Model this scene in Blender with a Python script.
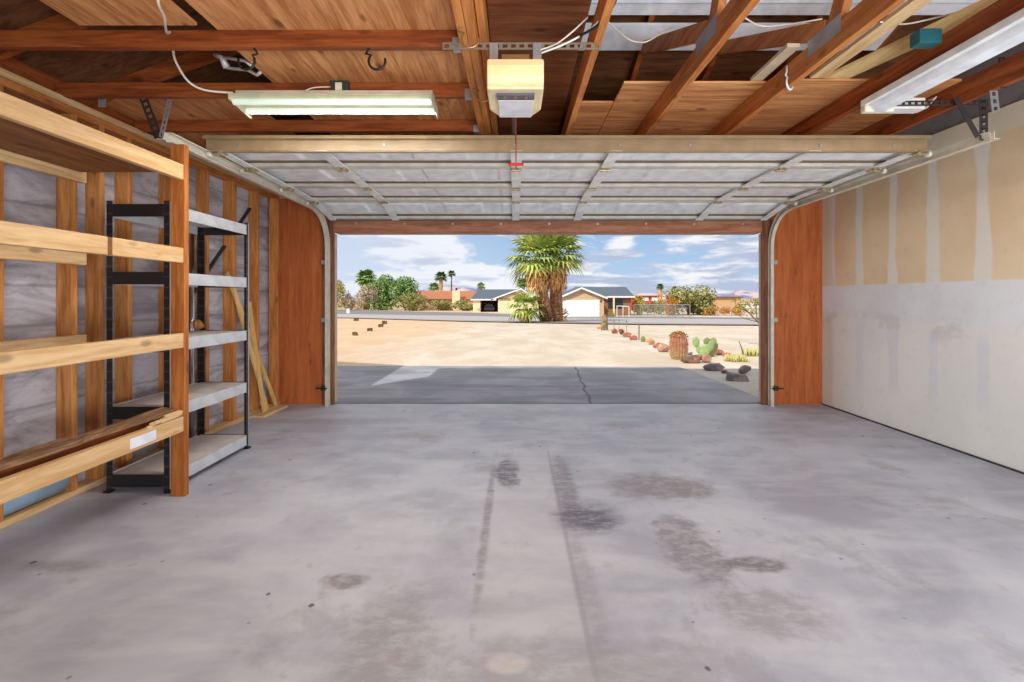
import bpy, bmesh, math, random
from mathutils import Vector, Matrix
random.seed(7)
for o in list(bpy.data.objects): bpy.data.objects.remove(o)
C = bpy.context.scene.collection
S = bpy.context.scene
PI = math.pi

# ------------------------------------------------------------------ camera, world, sun, exposure
cam = bpy.data.cameras.new('camera'); camo = bpy.data.objects.new('camera', cam); C.objects.link(camo)
camo.location = (0, 0, 1.22); camo.rotation_euler = (PI/2, 0, 0)
cam.sensor_width = 36; cam.lens = 36*450/1024; cam.clip_start = .05; cam.clip_end = 8000
cam.shift_x = -3/1024; cam.shift_y = -43/1024
S.camera = camo
S.view_settings.view_transform = 'Standard'; S.view_settings.look = 'None'
S.view_settings.gamma = 1; S.view_settings.use_curve_mapping = False
S.view_settings.exposure = 0.0
S.cycles.max_bounces = 10; S.cycles.diffuse_bounces = 6; S.cycles.sample_clamp_indirect = 6

def lin(c):
    return tuple(((v/255)/12.92 if v/255 <= .04045 else ((v/255+.055)/1.055)**2.4) for v in c[:3]) + (1,)

class NT:
    def __init__(s, tree): s.t = tree; s.n = tree.nodes; s.l = tree.links
    def node(s, typ, **kw):
        n = s.n.new(typ)
        for k, v in kw.items(): setattr(n, k, v)
        return n
    def put(s, sock, v):
        if isinstance(v, bpy.types.NodeSocket): s.l.new(v, sock)
        elif v is not None: sock.default_value = v
    def m(s, op, a, b=None, c=None, clamp=False):
        n = s.node('ShaderNodeMath', operation=op, use_clamp=clamp)
        s.put(n.inputs[0], a); s.put(n.inputs[1], b); s.put(n.inputs[2], c)
        return n.outputs[0]
    def mix(s, f, a, b, typ='MIX'):
        n = s.node('ShaderNodeMix', data_type='RGBA', blend_type=typ)
        s.put(n.inputs[0], f); s.put(n.inputs[6], a); s.put(n.inputs[7], b)
        return n.outputs[2]
    def mapr(s, v, a, b, c=0., d=1., smooth=True):
        n = s.node('ShaderNodeMapRange', interpolation_type='SMOOTHSTEP' if smooth else 'LINEAR')
        s.put(n.inputs[0], v); s.put(n.inputs[1], a); s.put(n.inputs[2], b); s.put(n.inputs[3], c); s.put(n.inputs[4], d)
        return n.outputs[0]
    def noise(s, vec, scale, detail=4, rough=.55, dist=0.):
        n = s.node('ShaderNodeTexNoise'); s.put(n.inputs['Vector'], vec)
        n.inputs['Scale'].default_value = scale; n.inputs['Detail'].default_value = detail
        n.inputs['Roughness'].default_value = rough; n.inputs['Distortion'].default_value = dist
        return n.outputs[0]
    def mapping(s, vec, scale=(1,1,1), loc=(0,0,0)):
        n = s.node('ShaderNodeMapping'); s.put(n.inputs[0], vec)
        n.inputs[1].default_value = loc; n.inputs[3].default_value = scale
        return n.outputs[0]
    def sep(s, vec):
        n = s.node('ShaderNodeSeparateXYZ'); s.put(n.inputs[0], vec); return n.outputs

# sky: deep to pale blue with banks of cloud
W = bpy.data.worlds.new('world'); S.world = W; W.use_nodes = True
t = NT(W.node_tree); bg = W.node_tree.nodes['Background']
tc = t.node('ShaderNodeTexCoord').outputs['Generated']
sx, sy, sz = t.sep(tc)
grad = t.mapr(sz, 0.0, .35)
blue = t.mix(grad, lin((182,210,240)), lin((96,146,205)))
el = t.m('MAXIMUM', sz, .0)
cv = t.mapping(tc, (3.0, 3.0, 7.5), (1.3, 0, .4))
n1 = t.noise(cv, 2.5, 8, .56, .25)
low = t.mapr(sz, .01, .11, .07, -.02)
cl = t.mapr(t.m('ADD', n1, low), .41, .53)
n2 = t.noise(t.mapping(tc, (3.5, 3.5, 22), (3, 1, 2)), 1.7, 6, .55, .3)
shade = t.mapr(t.m('ADD', n2, t.mapr(sx, -.35, .5, .05, -.03)), .42, .56)
cloudcol = t.mix(shade, lin((186,195,220)), lin((252,252,255)))
sky = t.mix(t.m('MULTIPLY', cl, .92), blue, cloudcol)
# thin bright veil over the left half of the sky
sky = t.mix(t.mapr(sx, .1, -.4, 0, .6), sky, lin((226,234,248)))
# upper sky whitened to add ambient light, above what the doorway shows
sky = t.mix(t.mapr(sz, .17, .40), sky, (.84, .85, .84, 1))
t.put(bg.inputs[0], sky); bg.inputs[1].default_value = 1.0

sun = bpy.data.lights.new('sun', 'SUN'); suno = bpy.data.objects.new('sun', sun); C.objects.link(suno)
sun.energy = 3.7; sun.angle = .009; sun.color = (1, .96, .90)
suno.rotation_euler = Vector((.67, .74, -.86)).to_track_quat('-Z', 'Y').to_euler()
suno.location = (-6, -8, 12)

def area(name, loc, dirv, sx_, sy_, power, color=(1,1,1)):
    L = bpy.data.lights.new(name, 'AREA'); o = bpy.data.objects.new(name, L); C.objects.link(o)
    L.shape = 'RECTANGLE'; L.size = sx_; L.size_y = sy_; L.energy = power; L.color = color
    o.location = loc; o.rotation_euler = Vector(dirv).to_track_quat('-Z', 'Y').to_euler()
    return o
# fill lamp added behind the camera, inside the back wall, to brighten the room
area('added_back_fill', (1.5, -1.25, .80), (-.2, 1, .6), 3.2, 1.0, 190, (.86, .95, 1))

# ------------------------------------------------------------------ materials
MATS = {}
def mat(name, col=None, rough=.6, metal=0., build=None, bump=None, emit=None, estr=0, spec=None, alpha=None):
    if name in MATS: return MATS[name]
    m = bpy.data.materials.new(name); m.use_nodes = True
    b = m.node_tree.nodes['Principled BSDF']; t = NT(m.node_tree)
    b.inputs['Roughness'].default_value = rough; b.inputs['Metallic'].default_value = metal
    if spec is not None: b.inputs['Specular IOR Level'].default_value = spec
    if build: build(t, b)
    else:
        c = lin(col)
        pos = t.node('ShaderNodeTexCoord').outputs['Object']
        n = t.noise(pos, 9, 3)
        t.put(b.inputs['Base Color'], t.mix(t.mapr(n, .3, .7), tuple(v*.88 for v in c[:3])+(1,), tuple(min(1, v*1.1) for v in c[:3])+(1,)))
    if bump:
        pos = t.node('ShaderNodeTexCoord').outputs['Object']
        bn = t.node('ShaderNodeBump'); bn.inputs['Strength'].default_value = bump[1]; bn.inputs['Distance'].default_value = .01
        t.put(bn.inputs['Height'], t.noise(pos, bump[0], 5)); t.put(b.inputs['Normal'], bn.outputs[0])
    if emit:
        b.inputs['Emission Color'].default_value = lin(emit); b.inputs['Emission Strength'].default_value = estr
    MATS[name] = m
    return m

def wood(name, light, dark, axis, rough=.55, knots=.5, streak=1.):
    key = f'{name}_{axis}'
    def b_(t, b):
        pos = t.node('ShaderNodeTexCoord').outputs['Object']
        rnd = t.node('ShaderNodeObjectInfo').outputs['Random']
        add = t.node('ShaderNodeVectorMath', operation='ADD'); t.put(add.inputs[0], pos)
        comb = t.node('ShaderNodeCombineXYZ')
        for i in range(3): t.put(comb.inputs[i], t.m('MULTIPLY', rnd, 37.+11*i))
        t.put(add.inputs[1], comb.outputs[0])
        v = add.outputs[0]
        sc = [9., 9., 9.]; sc['xyz'.index(axis)] = .8
        st = t.mapping(v, tuple(sc))
        g1 = t.noise(st, 2.2, 6, .65, .6)
        g2 = t.noise(t.mapping(v, tuple(s*4 for s in sc)), 2.5, 3, .6)
        f = t.mapr(t.m('ADD', t.m('MULTIPLY', g1, .72), t.m('MULTIPLY', g2, .28)), .36, .64)
        c = t.mix(f, lin(dark), lin(light))
        # broad tone change from board to board
        c = t.mix(t.m('MULTIPLY', t.m('SUBTRACT', 1., rnd), .28), c, lin(dark))
        if knots:
            vo = t.node('ShaderNodeTexVoronoi'); ks = [7., 7., 7.]; ks['xyz'.index(axis)] = 3.2
            t.put(vo.inputs['Vector'], t.mapping(v, tuple(ks))); vo.inputs['Scale'].default_value = 1.
            k = t.mapr(vo.outputs['Distance'], .06, .17, knots, 0)
            c = t.mix(k, c, lin(tuple(x*.42 for x in dark)))
        t.put(b.inputs['Base Color'], c)
        bn = t.node('ShaderNodeBump'); bn.inputs['Strength'].default_value = .25; bn.inputs['Distance'].default_value = .004
        t.put(bn.inputs['Height'], g2); t.put(b.inputs['Normal'], bn.outputs[0])
    return mat(key, rough=rough, build=b_, spec=.25)

PALE = ((226,194,148), (198,154,104)); ORANGE = ((214,144,82), (170,98,48)); BROWN = ((172,92,46), (112,52,24))
def pale(a): return wood('pale_pine', *PALE, a)
def orange(a): return wood('orange_fir', *ORANGE, a)
def stud(a): return wood('stud_fir', (214,150,88), (168,100,48), a)
def brown(a): return wood('aged_brown_fir', *BROWN, a)
def stain_red(a): return wood('red_brown_plywood', (200,114,64), (166,86,44), a, knots=.35)
def shaderoof(a): return wood('shade_darkened_sheathing', (122,78,48), (84,50,30), a, knots=.7)  # old sheathing coloured extra dark to deepen the shade in the roof voids
def ply(a): return wood('roof_plywood', (228,166,110), (172,108,64), a, knots=.7)
def greyed(a): return wood('rough_grey_brown_board', (168,130,96), (96,66,44), a, rough=.9)
def jamb(a): return wood('jamb_brown', (150,98,72), (98,58,42), a, knots=.1)

def floor_build(t, b):
    pos = t.node('ShaderNodeNewGeometry').outputs['Position']
    X, Y, Z = t.sep(pos)
    nb = t.noise(pos, 1.3, 7, .62, .4); nf = t.noise(pos, 7, 6, .65); ns = t.noise(t.mapping(pos, (1.2, 3.5, 1)), 1.6, 7, .62, .25)
    c = t.mix(t.mapr(nb, .34, .66), lin((160,162,176)), lin((190,193,205)))
    c = t.mix(t.m('MULTIPLY', t.mapr(ns, .42, .64), .4), c, lin((204,206,212)))
    c = t.mix(t.m('MULTIPLY', t.mapr(t.noise(pos, 2.1, 7, .66, .2), .54, .66), .42), c, lin((140,138,146)))
    # fine speckle
    c = t.mix(t.m('MULTIPLY', t.mapr(nf, .60, .72), .35), c, lin((140,134,140)))
    wob = t.m('MULTIPLY', t.m('SUBTRACT', t.noise(pos, 5.5, 5, .65), .5), .9)
    wob2 = t.m('MULTIPLY', t.m('SUBTRACT', t.noise(pos, 17, 4, .65), .5), .35)
    # lighter patch of a filled trench, with seams
    def band(v, a, b_, s=.012):
        return t.m('MULTIPLY', t.mapr(v, a-s, a+s), t.mapr(v, b_+s, b_-s))
    pc = t.m('ADD', X, t.m('MULTIPLY', wob2, .02))
    patch = t.m('MULTIPLY', band(pc, -.16, .255), band(Y, 1.62, 3.45))
    c = t.mix(t.m('MULTIPLY', patch, .16), c, lin((204,199,202)))
    seam = t.m('MULTIPLY', band(pc, .250, .272, .006), band(Y, 1.0, 3.6))
    c = t.mix(t.m('MULTIPLY', seam, .35), c, lin((130,124,132)))
    brk = t.mapr(t.noise(t.mapping(pos, (1, 2.2, 1)), 9, 6, .75, .3), .34, .58, .3, 1)
    def spot(c, x, y, rx, ry, col, a, edge=.5, w=1.):
        dx = t.m('DIVIDE', t.m('SUBTRACT', X, x), rx); dy = t.m('DIVIDE', t.m('SUBTRACT', Y, y), ry)
        d = t.m('SQRT', t.m('ADD', t.m('MULTIPLY', dx, dx), t.m('MULTIPLY', dy, dy)))
        d = t.m('ADD', d, t.m('ADD', t.m('MULTIPLY', wob, w*2.2), t.m('MULTIPLY', wob2, w*3.5)))
        return t.mix(t.m('MULTIPLY', t.mapr(d, 1-edge, 1+edge, a, 0), brk), c, lin(col))
    c = spot(c, -.155, 2.55, .022, .75, (128,122,130), .7, .5, .6)     # dark streak left of the patch
    c = spot(c, -.05, 3.15, .075, .26, (104,98,108), .95, .4, .8)
    c = spot(c, .325, 2.95, .07, .5, (124,118,130), .8, .4, .35)      # stain right of the seam
    c = spot(c, .40, 2.50, .17, .15, (92,88,104), .95, .5, .3)
    c = spot(c, .30, 1.95, .045, .5, (140,134,142), .5, .6, .4)
    c = spot(c, .90, 2.92, .28, .2, (134,127,131), .85, .35, .55)       # round scuffed stain
    c = spot(c, 1.12, 2.86, .14, .1, (140,133,136), .8, .4, .6)
    c = spot(c, .86, 2.2, .13, .32, (132,125,131), .8, .3, .9)
    c = spot(c, 1.10, 2.06, .14, .06, (118,110,116), .9, .3, .5)
    c = spot(c, 1.0, 1.75, .22, .14, (150,142,148), .7, .4, .8)
    c = spot(c, -.45, 1.55, .16, .3, (146,140,146), .7, .5, .9)
    c = spot(c, .12, 1.45, .5, .16, (152,145,150), .6, .4, .7)
    c = spot(c, -.02, 1.50, .07, .04, (206,200,200), .7, .3, .3)
    c = spot(c, -.72, 1.94, .09, .05, (124,116,120), .8, .4, .7)
    c = spot(c, -1.7, 4.45, .75, .1, (156,151,160), .7, .6, .6)
    c = spot(c, -.9, 4.0, .35, .1, (156,150,158), .7, .6, .8)
    c = spot(c, 1.0, 4.3, .25, .09, (150,144,150), .7, .5, .6)
    c = spot(c, -2.05, 2.05, .2, .05, (146,140,146), .7, .5, .6)
    c = spot(c, .1, 4.75, 1.2, .12, (164,160,170), .6, .7, .6)
    vo = t.node('ShaderNodeTexVoronoi'); vo.inputs['Scale'].default_value = 4.2; t.put(vo.inputs['Vector'], pos)
    dots = t.m('ADD', vo.outputs['Distance'], t.m('MULTIPLY', wob2, .3))
    cdark = t.mapr(t.sep(vo.outputs['Color'])[0], .45, .47)
    c = t.mix(t.m('MULTIPLY', t.mapr(dots, .035, .06, .85, 0), cdark), c, lin((74,66,68)))
    vo2 = t.node('ShaderNodeTexVoronoi'); vo2.inputs['Scale'].default_value = 7.5; t.put(vo2.inputs['Vector'], pos)
    c = t.mix(t.m('MULTIPLY', t.mapr(t.m('ADD', vo2.outputs['Distance'], t.m('MULTIPLY', wob2, .5)), .04, .08, .6, 0), t.mapr(t.sep(vo2.outputs['Color'])[1], .6, .62)), c, lin((96,88,92)))
    t.put(b.inputs['Base Color'], c)
    t.put(b.inputs['Roughness'], t.mapr(nb, .3, .7, .42, .62))
    bn = t.node('ShaderNodeBump'); bn.inputs['Strength'].default_value = .12; bn.inputs['Distance'].default_value = .01
    t.put(bn.inputs['Height'], nf); t.put(b.inputs['Normal'], bn.outputs[0])
FLOOR = mat('worn_concrete', build=floor_build, spec=.4)

def drive_build(t, b):
    pos = t.node('ShaderNodeNewGeometry').outputs['Position']; X, Y, Z = t.sep(pos)
    nb = t.noise(pos, 1.1, 6, .6, .4); nf = t.noise(pos, 12, 4)
    c = t.mix(t.mapr(nb, .36, .64), lin((132,133,144)), lin((156,156,166)))
    c = t.mix(t.m('MULTIPLY', t.mapr(t.noise(t.mapping(pos, (.6, 2.5, 1)), 1.0, 5, .6), .5, .62), .6), c, lin((112,112,124)))
    # expansion crack wandering across the slab
    cx = t.m('ADD', t.m('ADD', X, t.m('MULTIPLY', t.m('SUBTRACT', t.noise(t.mapping(pos, (.01, 1, 1)), 2.6, 4), .5), .16)), t.m('MULTIPLY', t.m('SUBTRACT', Y, 6.5), -.07))
    c = t.mix(t.mapr(t.m('ABSOLUTE', t.m('SUBTRACT', cx, .97)), .008, .022, .8, 0), c, lin((70,70,78)))
    c = t.mix(t.mapr(t.m('ABSOLUTE', t.m('SUBTRACT', Y, 6.0)), .01, .03, .5, 0), c, lin((90,90,98)))
    t.put(b.inputs['Base Color'], c)
DRIVE = mat('driveway_concrete', build=drive_build, rough=.75)

def sand_build(t, b):
    pos = t.node('ShaderNodeNewGeometry').outputs['Position']; X, Y, Z = t.sep(pos)
    n = t.noise(t.mapping(pos, (1, .45, 1)), .9, 7, .62, .5); nf = t.noise(pos, 5, 6, .7)
    c = t.mix(t.mapr(n, .35, .65), lin((198,182,164)), lin((214,201,186)))
    c = t.mix(t.m('MULTIPLY', t.mapr(nf, .5, .7), .4), c, lin((196,162,126)))
    left = t.mapr(t.m('ADD', X, t.m('MULTIPLY', t.m('SUBTRACT', n, .5), 6)), -1.0, -5.5)
    c = t.mix(t.m('MULTIPLY', left, .6), c, lin((212,172,128)))
    far = t.mapr(Y, 60, 180)
    c = t.mix(far, c, t.mix(t.mapr(t.noise(t.mapping(pos, (1, .3, 1)), .02, 4), .45, .6), lin((200,168,128)), lin((150,134,108))))
    t.put(b.inputs['Base Color'], c)
SAND = mat('desert_sand', build=sand_build, rough=.95, spec=.1, bump=(3, .3))

def dry_build(t, b):
    pos = t.node('ShaderNodeNewGeometry').outputs['Position']; X, Y, Z = t.sep(pos)
    w1 = t.m('MULTIPLY', t.m('SUBTRACT', t.noise(t.mapping(pos, (1, 2.5, .9)), 3.2, 5), .5), .07)
    w2 = t.m('MULTIPLY', t.m('SUBTRACT', t.noise(t.mapping(pos, (1, 1.1, 1)), 3.1, 4), .5), .22)
    nb = t.noise(pos, 1.2, 5); nf = t.noise(pos, 16, 4)
    paper = t.mix(t.mapr(nb, .35, .65), lin((226,198,158)), lin((236,212,178)))
    lower = t.mix(t.mapr(nb, .4, .6), lin((228,226,220)), lin((234,231,224)))
    mud = t.mix(t.mapr(nb, .4, .6), lin((222,221,222)), lin((232,232,233)))
    c = t.mix(t.mapr(t.m('ADD', Z, w2), 1.0, 1.06), lower, paper)
    # taped stud lines every 405 mm
    ph = t.m('FRACT', t.m('DIVIDE', t.m('ADD', t.m('SUBTRACT', Y, 2.99-.2025*3), w1), .405))
    dist = t.m('ABSOLUTE', t.m('SUBTRACT', ph, .5))
    wid = t.mapr(t.noise(t.mapping(pos, (1, .8, .5)), 2.2, 2), .35, .65, .10, .16)
    strip = t.mapr(t.m('SUBTRACT', dist, wid), -.03, .03, 1, 0)
    up = t.mapr(Z, 1.0, 1.2); topcut = t.mapr(t.m('ADD', Z, t.m('MULTIPLY', w2, .4)), 2.30, 2.24)
    c = t.mix(t.m('MULTIPLY', strip, t.m('MULTIPLY', up, .95)), c, lin((234,228,216)))
    low = t.m('MULTIPLY', t.mapr(Z, 1.0, .85), t.mapr(t.m('ADD', Z, w2), .28, .5))
    c = t.mix(t.m('MULTIPLY', strip, t.m('MULTIPLY', low, .55)), c, lin((216,216,226)))
    # corner tape and horizontal joint
    c = t.mix(t.mapr(t.m('ADD', Y, w1), 4.98, 5.03, 0, .7), c, lin((218,206,190)))
    zb = t.m('ADD', Z, t.m('MULTIPLY', w2, .45))
    joint = t.m('MULTIPLY', t.mapr(zb, .98, 1.03), t.mapr(t.m('ADD', Z, t.m('MULTIPLY', w2, .1)), 1.365, 1.34))
    c = t.mix(joint, c, mud)
    blot = t.m('MULTIPLY', t.mapr(t.noise(t.mapping(pos, (1, 1.5, 2)), 1.7, 3), .52, .6), t.m('MULTIPLY', t.mapr(Z, .8, .95), t.mapr(Z, 1.12, 1.02)))
    c = t.mix(t.m('MULTIPLY', blot, .4), c, lin((190,188,186)))
    # wide tape along the top
    c = t.mix(t.mapr(t.m('ADD', Z, t.m('MULTIPLY', w2, .25)), 2.40, 2.44, 0, .8), c, lin((226,214,190)))
    vo = t.node('ShaderNodeTexVoronoi'); vo.inputs['Scale'].default_value = 2.4; t.put(vo.inputs['Vector'], pos)
    c = t.mix(t.mapr(vo.outputs['Distance'], .018, .03, .6, 0), c, lin((90,78,62)))
    c = t.mix(t.m('MULTIPLY', t.mapr(nf, .55, .75), .12), c, lin((180,160,130)))
    t.put(b.inputs['Base Color'], c)
DRY = mat('taped_drywall', build=dry_build, rough=.85, spec=.15)

def sheath_build(t, b):
    pos = t.node('ShaderNodeNewGeometry').outputs['Position']; X, Y, Z = t.sep(pos)
    n = t.noise(t.mapping(pos, (1, .7, 2.2)), 2.4, 6, .6, .8); nf = t.noise(t.mapping(pos, (1, 3, 9)), 4, 5, .6, 1)
    c = t.mix(t.mapr(n, .38, .62), lin((150,144,150)), lin((196,190,198)))
    c = t.mix(t.m('MULTIPLY', t.mapr(nf, .5, .66), .22), c, lin((104,98,104)))
    fr = t.m('FRACT', t.m('DIVIDE', t.m('ADD', Z, t.m('MULTIPLY', t.m('SUBTRACT', n, .5), .06)), .235))
    c = t.mix(t.mapr(t.m('ABSOLUTE', t.m('SUBTRACT', fr, .5)), .02, .06, .35, 0), c, lin((90,86,92)))
    t.put(b.inputs['Base Color'], c)
SHEATH = mat('grey_building_paper', build=sheath_build, rough=.7, spec=.3, bump=(6, .8))

def hill_build(t, b):
    pos = t.node('ShaderNodeNewGeometry').outputs['Position']
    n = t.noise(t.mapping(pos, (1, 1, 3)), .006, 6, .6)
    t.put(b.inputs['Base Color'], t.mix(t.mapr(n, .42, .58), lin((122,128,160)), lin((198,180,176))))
HILL = mat('hazy_hills', build=hill_build, rough=1, spec=0)
GREYDRY = mat('grey_gable_board', (128,118,118), rough=.85)

def leafm(name, a, b2):
    def f(t, b):
        r = t.node('ShaderNodeNewGeometry').outputs['Random Per Island']
        t.put(b.inputs['Base Color'], t.mix(r, lin(a), lin(b2)))
        b.inputs['Specular IOR Level'].default_value = .2
    return mat(name, build=f, rough=.6)
def rockm(name, a, b2):
    def f(t, b):
        pos = t.node('ShaderNodeTexCoord').outputs['Object']
        t.put(b.inputs['Base Color'], t.mix(t.mapr(t.noise(pos, 6, 5), .4, .6), lin(a), lin(b2)))
    return mat(name, build=f, rough=.9, bump=(10, .8))

WHITE = mat('white_enamel', (232,232,230), rough=.4)
DOORW = mat('door_steel', (238,238,238), rough=.45)
STRUT = mat('tan_steel', (152,127,95), rough=.4)
RPOST = mat('rack_post_paint', rough=.4, build=lambda t, b: t.put(b.inputs['Base Color'], t.mix(t.mapr(t.m('ABSOLUTE', t.m('SUBTRACT', t.m('FRACT', t.m('DIVIDE', t.sep(t.node('ShaderNodeNewGeometry').outputs['Position'])[2], .066)), .5)), .06, .10, .16, 0), lin((28,25,26)), lin((130,126,128)))))
GALV = mat('galvanised_steel', (176,176,180), rough=.38, metal=.6)
DKSTEEL = mat('dark_steel', (70,66,66), rough=.5, metal=.5)
BLACK = mat('black_paint', (28,25,26), rough=.4)
BLKWIRE = mat('black_rubber', (24,22,22), rough=.5)
CREAM = mat('cream_enamel', (232,222,196), rough=.4)
GREYSH = mat('grey_shelf_paint', (190,190,194), rough=.45)
PARTB = mat('particle_board', (206,198,192), rough=.8)
CABLE = mat('white_cable', (224,208,190), rough=.5)
BRASS = mat('brassy_hook', (178,140,84), rough=.35, metal=.7)
RED = mat('red_plastic', (200,44,30), rough=.4)

# ------------------------------------------------------------------ mesh helpers
class MB:
    def __init__(s): s.bm = bmesh.new()
    def box(s, x0, x1, y0, y1, z0, z1):
        v = [s.bm.verts.new(p) for p in ((x0,y0,z0),(x1,y0,z0),(x1,y1,z0),(x0,y1,z0),(x0,y0,z1),(x1,y0,z1),(x1,y1,z1),(x0,y1,z1))]
        for f in ((0,3,2,1),(4,5,6,7),(0,1,5,4),(1,2,6,5),(2,3,7,6),(3,0,4,7)): s.bm.faces.new([v[i] for i in f])
        return s
    def hexa(s, pts):
        v = [s.bm.verts.new(p) for p in pts]
        for f in ((0,3,2,1),(4,5,6,7),(0,1,5,4),(1,2,6,5),(2,3,7,6),(3,0,4,7)): s.bm.faces.new([v[i] for i in f])
        return s
    def bar(s, p, q, w, h, up=(0,0,1)):
        """box from p to q; w across, h along 'up'"""
        p, q = Vector(p), Vector(q); d = (q-p).normalized(); up = Vector(up)
        a = d.cross(up)
        if a.length < 1e-4: a = d.cross(Vector((1,0,0)))
        a.normalize(); u = a.cross(d).normalized()
        a *= w/2; u *= h/2
        return s.hexa([p-a-u, p+a-u, q+a-u, q-a-u, p-a+u, p+a+u, q+a+u, q-a+u])
    def poly(s, pts):
        s.bm.faces.new([s.bm.verts.new(p) for p in pts]); return s
    def prism(s, pts, vec):
        vec = Vector(vec); a = [s.bm.verts.new(p) for p in pts]; b = [s.bm.verts.new(Vector(p)+vec) for p in pts]
        s.bm.faces.new(a); s.bm.faces.new(b[::-1]); n = len(a)
        for i in range(n): s.bm.faces.new([a[i], b[i], b[(i+1) % n], a[(i+1) % n]])
        return s
    def tube(s, pts, r, n=8, closed=False, caps=True):
        pts = [Vector(p) for p in pts]; rings = []; prev = None
        rr = r if isinstance(r, (list, tuple)) else [r]*len(pts)
        for i, p in enumerate(pts):
            d = (pts[min(i+1, len(pts)-1)]-pts[max(i-1, 0)]).normalized()
            if prev is None: prev = d.cross(Vector((0,0,1)) if abs(d.z) < .9 else Vector((1,0,0))).normalized()
            a = (prev-d*prev.dot(d)).normalized(); prev = a; b = d.cross(a)
            rings.append([s.bm.verts.new(p+(a*math.cos(2*PI*k/n)+b*math.sin(2*PI*k/n))*rr[i]) for k in range(n)])
        for i in range(len(rings)-1):
            for k in range(n): s.bm.faces.new([rings[i][k], rings[i][(k+1) % n], rings[i+1][(k+1) % n], rings[i+1][k]])
        if caps: s.bm.faces.new(rings[0][::-1]); s.bm.faces.new(rings[-1])
        return s
    def sweep(s, path, prof, frame):
        """sweep an open profile (list of 2d) along path with frame(i)->(a,b) axes"""
        rings = []
        for i, p in enumerate(path):
            a, b = frame(i); rings.append([s.bm.verts.new(Vector(p)+Vector(a)*u+Vector(b)*v) for u, v in prof])
        for i in range(len(rings)-1):
            for k in range(len(prof)-1): s.bm.faces.new([rings[i][k], rings[i][k+1], rings[i+1][k+1], rings[i+1][k]])
        return s
    def blob(s, c, r, sub=2, amp=.25, seed=0, flat=0):
        rnd = random.Random(seed); res = bmesh.ops.create_icosphere(s.bm, subdivisions=sub, radius=1)
        ax = [Vector((rnd.gauss(0,1), rnd.gauss(0,1), rnd.gauss(0,1))).normalized() for _ in range(9)]
        off = [rnd.uniform(.45, .95) for _ in ax]
        for v in res['verts']:
            p = v.co.copy()
            for a, o_ in zip(ax, off):
                d = p.dot(a)
                if d > o_: p -= a*(d-o_)*amp*3.2
            v.co = Vector((c[0]+p.x*r[0], c[1]+p.y*r[1], c[2]+p.z*r[2]))
        return s
    def build(s, name, m, parent=None, smooth=False, bevel=0, solid=0, keep=False):
        bm = s.bm
        if not keep: bmesh.ops.recalc_face_normals(bm, faces=bm.faces)
        lo = Vector((min(v.co[i] for v in bm.verts) for i in range(3))); hi = Vector((max(v.co[i] for v in bm.verts) for i in range(3)))
        c = Vector(((lo.x+hi.x)/2, (lo.y+hi.y)/2, (lo.z+hi.z)/2 if parent else lo.z))
        for v in bm.verts: v.co -= c
        me = bpy.data.meshes.new(name); bm.to_mesh(me); bm.free()
        if smooth:
            for p in me.polygons: p.use_smooth = True
        me.materials.append(m)
        o = bpy.data.objects.new(name, me); C.objects.link(o)
        if parent:
            o.parent = parent; o.location = c - WLOC[parent.name]
        else: o.location = c
        WLOC[o.name] = c
        if bevel:
            md = o.modifiers.new('bevel', 'BEVEL'); md.width = bevel; md.segments = 2; md.limit_method = 'ANGLE'
        if solid:
            md = o.modifiers.new('solid', 'SOLIDIFY'); md.thickness = solid; md.offset = 0
        return o
WLOC = {}
def thing(name, label, cat, loc, group=None):
    o = bpy.data.objects.new(name, None); C.objects.link(o); o.location = loc; o.empty_display_size = .1
    WLOC[o.name] = Vector(loc); o['label'] = label; o['category'] = cat
    if group: o['group'] = group
    return o
def tag(o, label, cat, group=None, kind=None):
    o['label'] = label; o['category'] = cat
    if group: o['group'] = group
    if kind: o['kind'] = kind
    return o
def struct(o): o['kind'] = 'structure'; return o
def sroot(name, loc):
    o = bpy.data.objects.new(name, None); C.objects.link(o); o.location = loc; WLOC[o.name] = Vector(loc); o['kind'] = 'structure'; return o
def at(px, py, Y): return Vector(((px-515)*Y/450, Y, 1.22+(298-py)*Y/450))
_gp = ((-50,0),(10,0),(54,-1.06),(100,-1.4),(200,-2.0),(500,-4.),(1500,-6.),(6000,-12.))
def gz(Y):
    for (a, za), (b, zb) in zip(_gp, _gp[1:]):
        if Y <= b: return za+(zb-za)*(Y-a)/(b-a)
    return _gp[-1][1]
def gpt(px, py):
    Y = 5.
    for _ in range(400):
        if 298+(1.22-gz(Y))*450/Y <= py: break
        Y *= 1.01
    return Vector(((px-515)*Y/450, Y, gz(Y)))
# ------------------------------------------------------------------ the room
XL, XR, YF, YB = -2.80, 3.53, 5.18, -1.3
struct(MB().box(XL-.1, XR+.1, YB, YF+.02, -.12, 0).build('floor', FLOOR))

# right wall: taped drywall, grey board above it up into the gable
struct(MB().box(XR, XR+.12, YB, YF+.1, 0.012, 2.60).build('wall_right', DRY))
g = MB().prism([(XR+.02, YB-.1, 2.602), (XR+.02, 5.2, 2.602), (XR+.02, 1.95, 3.78), (XR+.02, YB-.1, 2.62)], (.1, 0, 0)); 
struct(g.build('wall_right_gable', GREYDRY))
struct(MB().box(XR-.012, XR-.002, YB, YF, 0.0, .012).build('baseboard_right', DKSTEEL))

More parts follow.
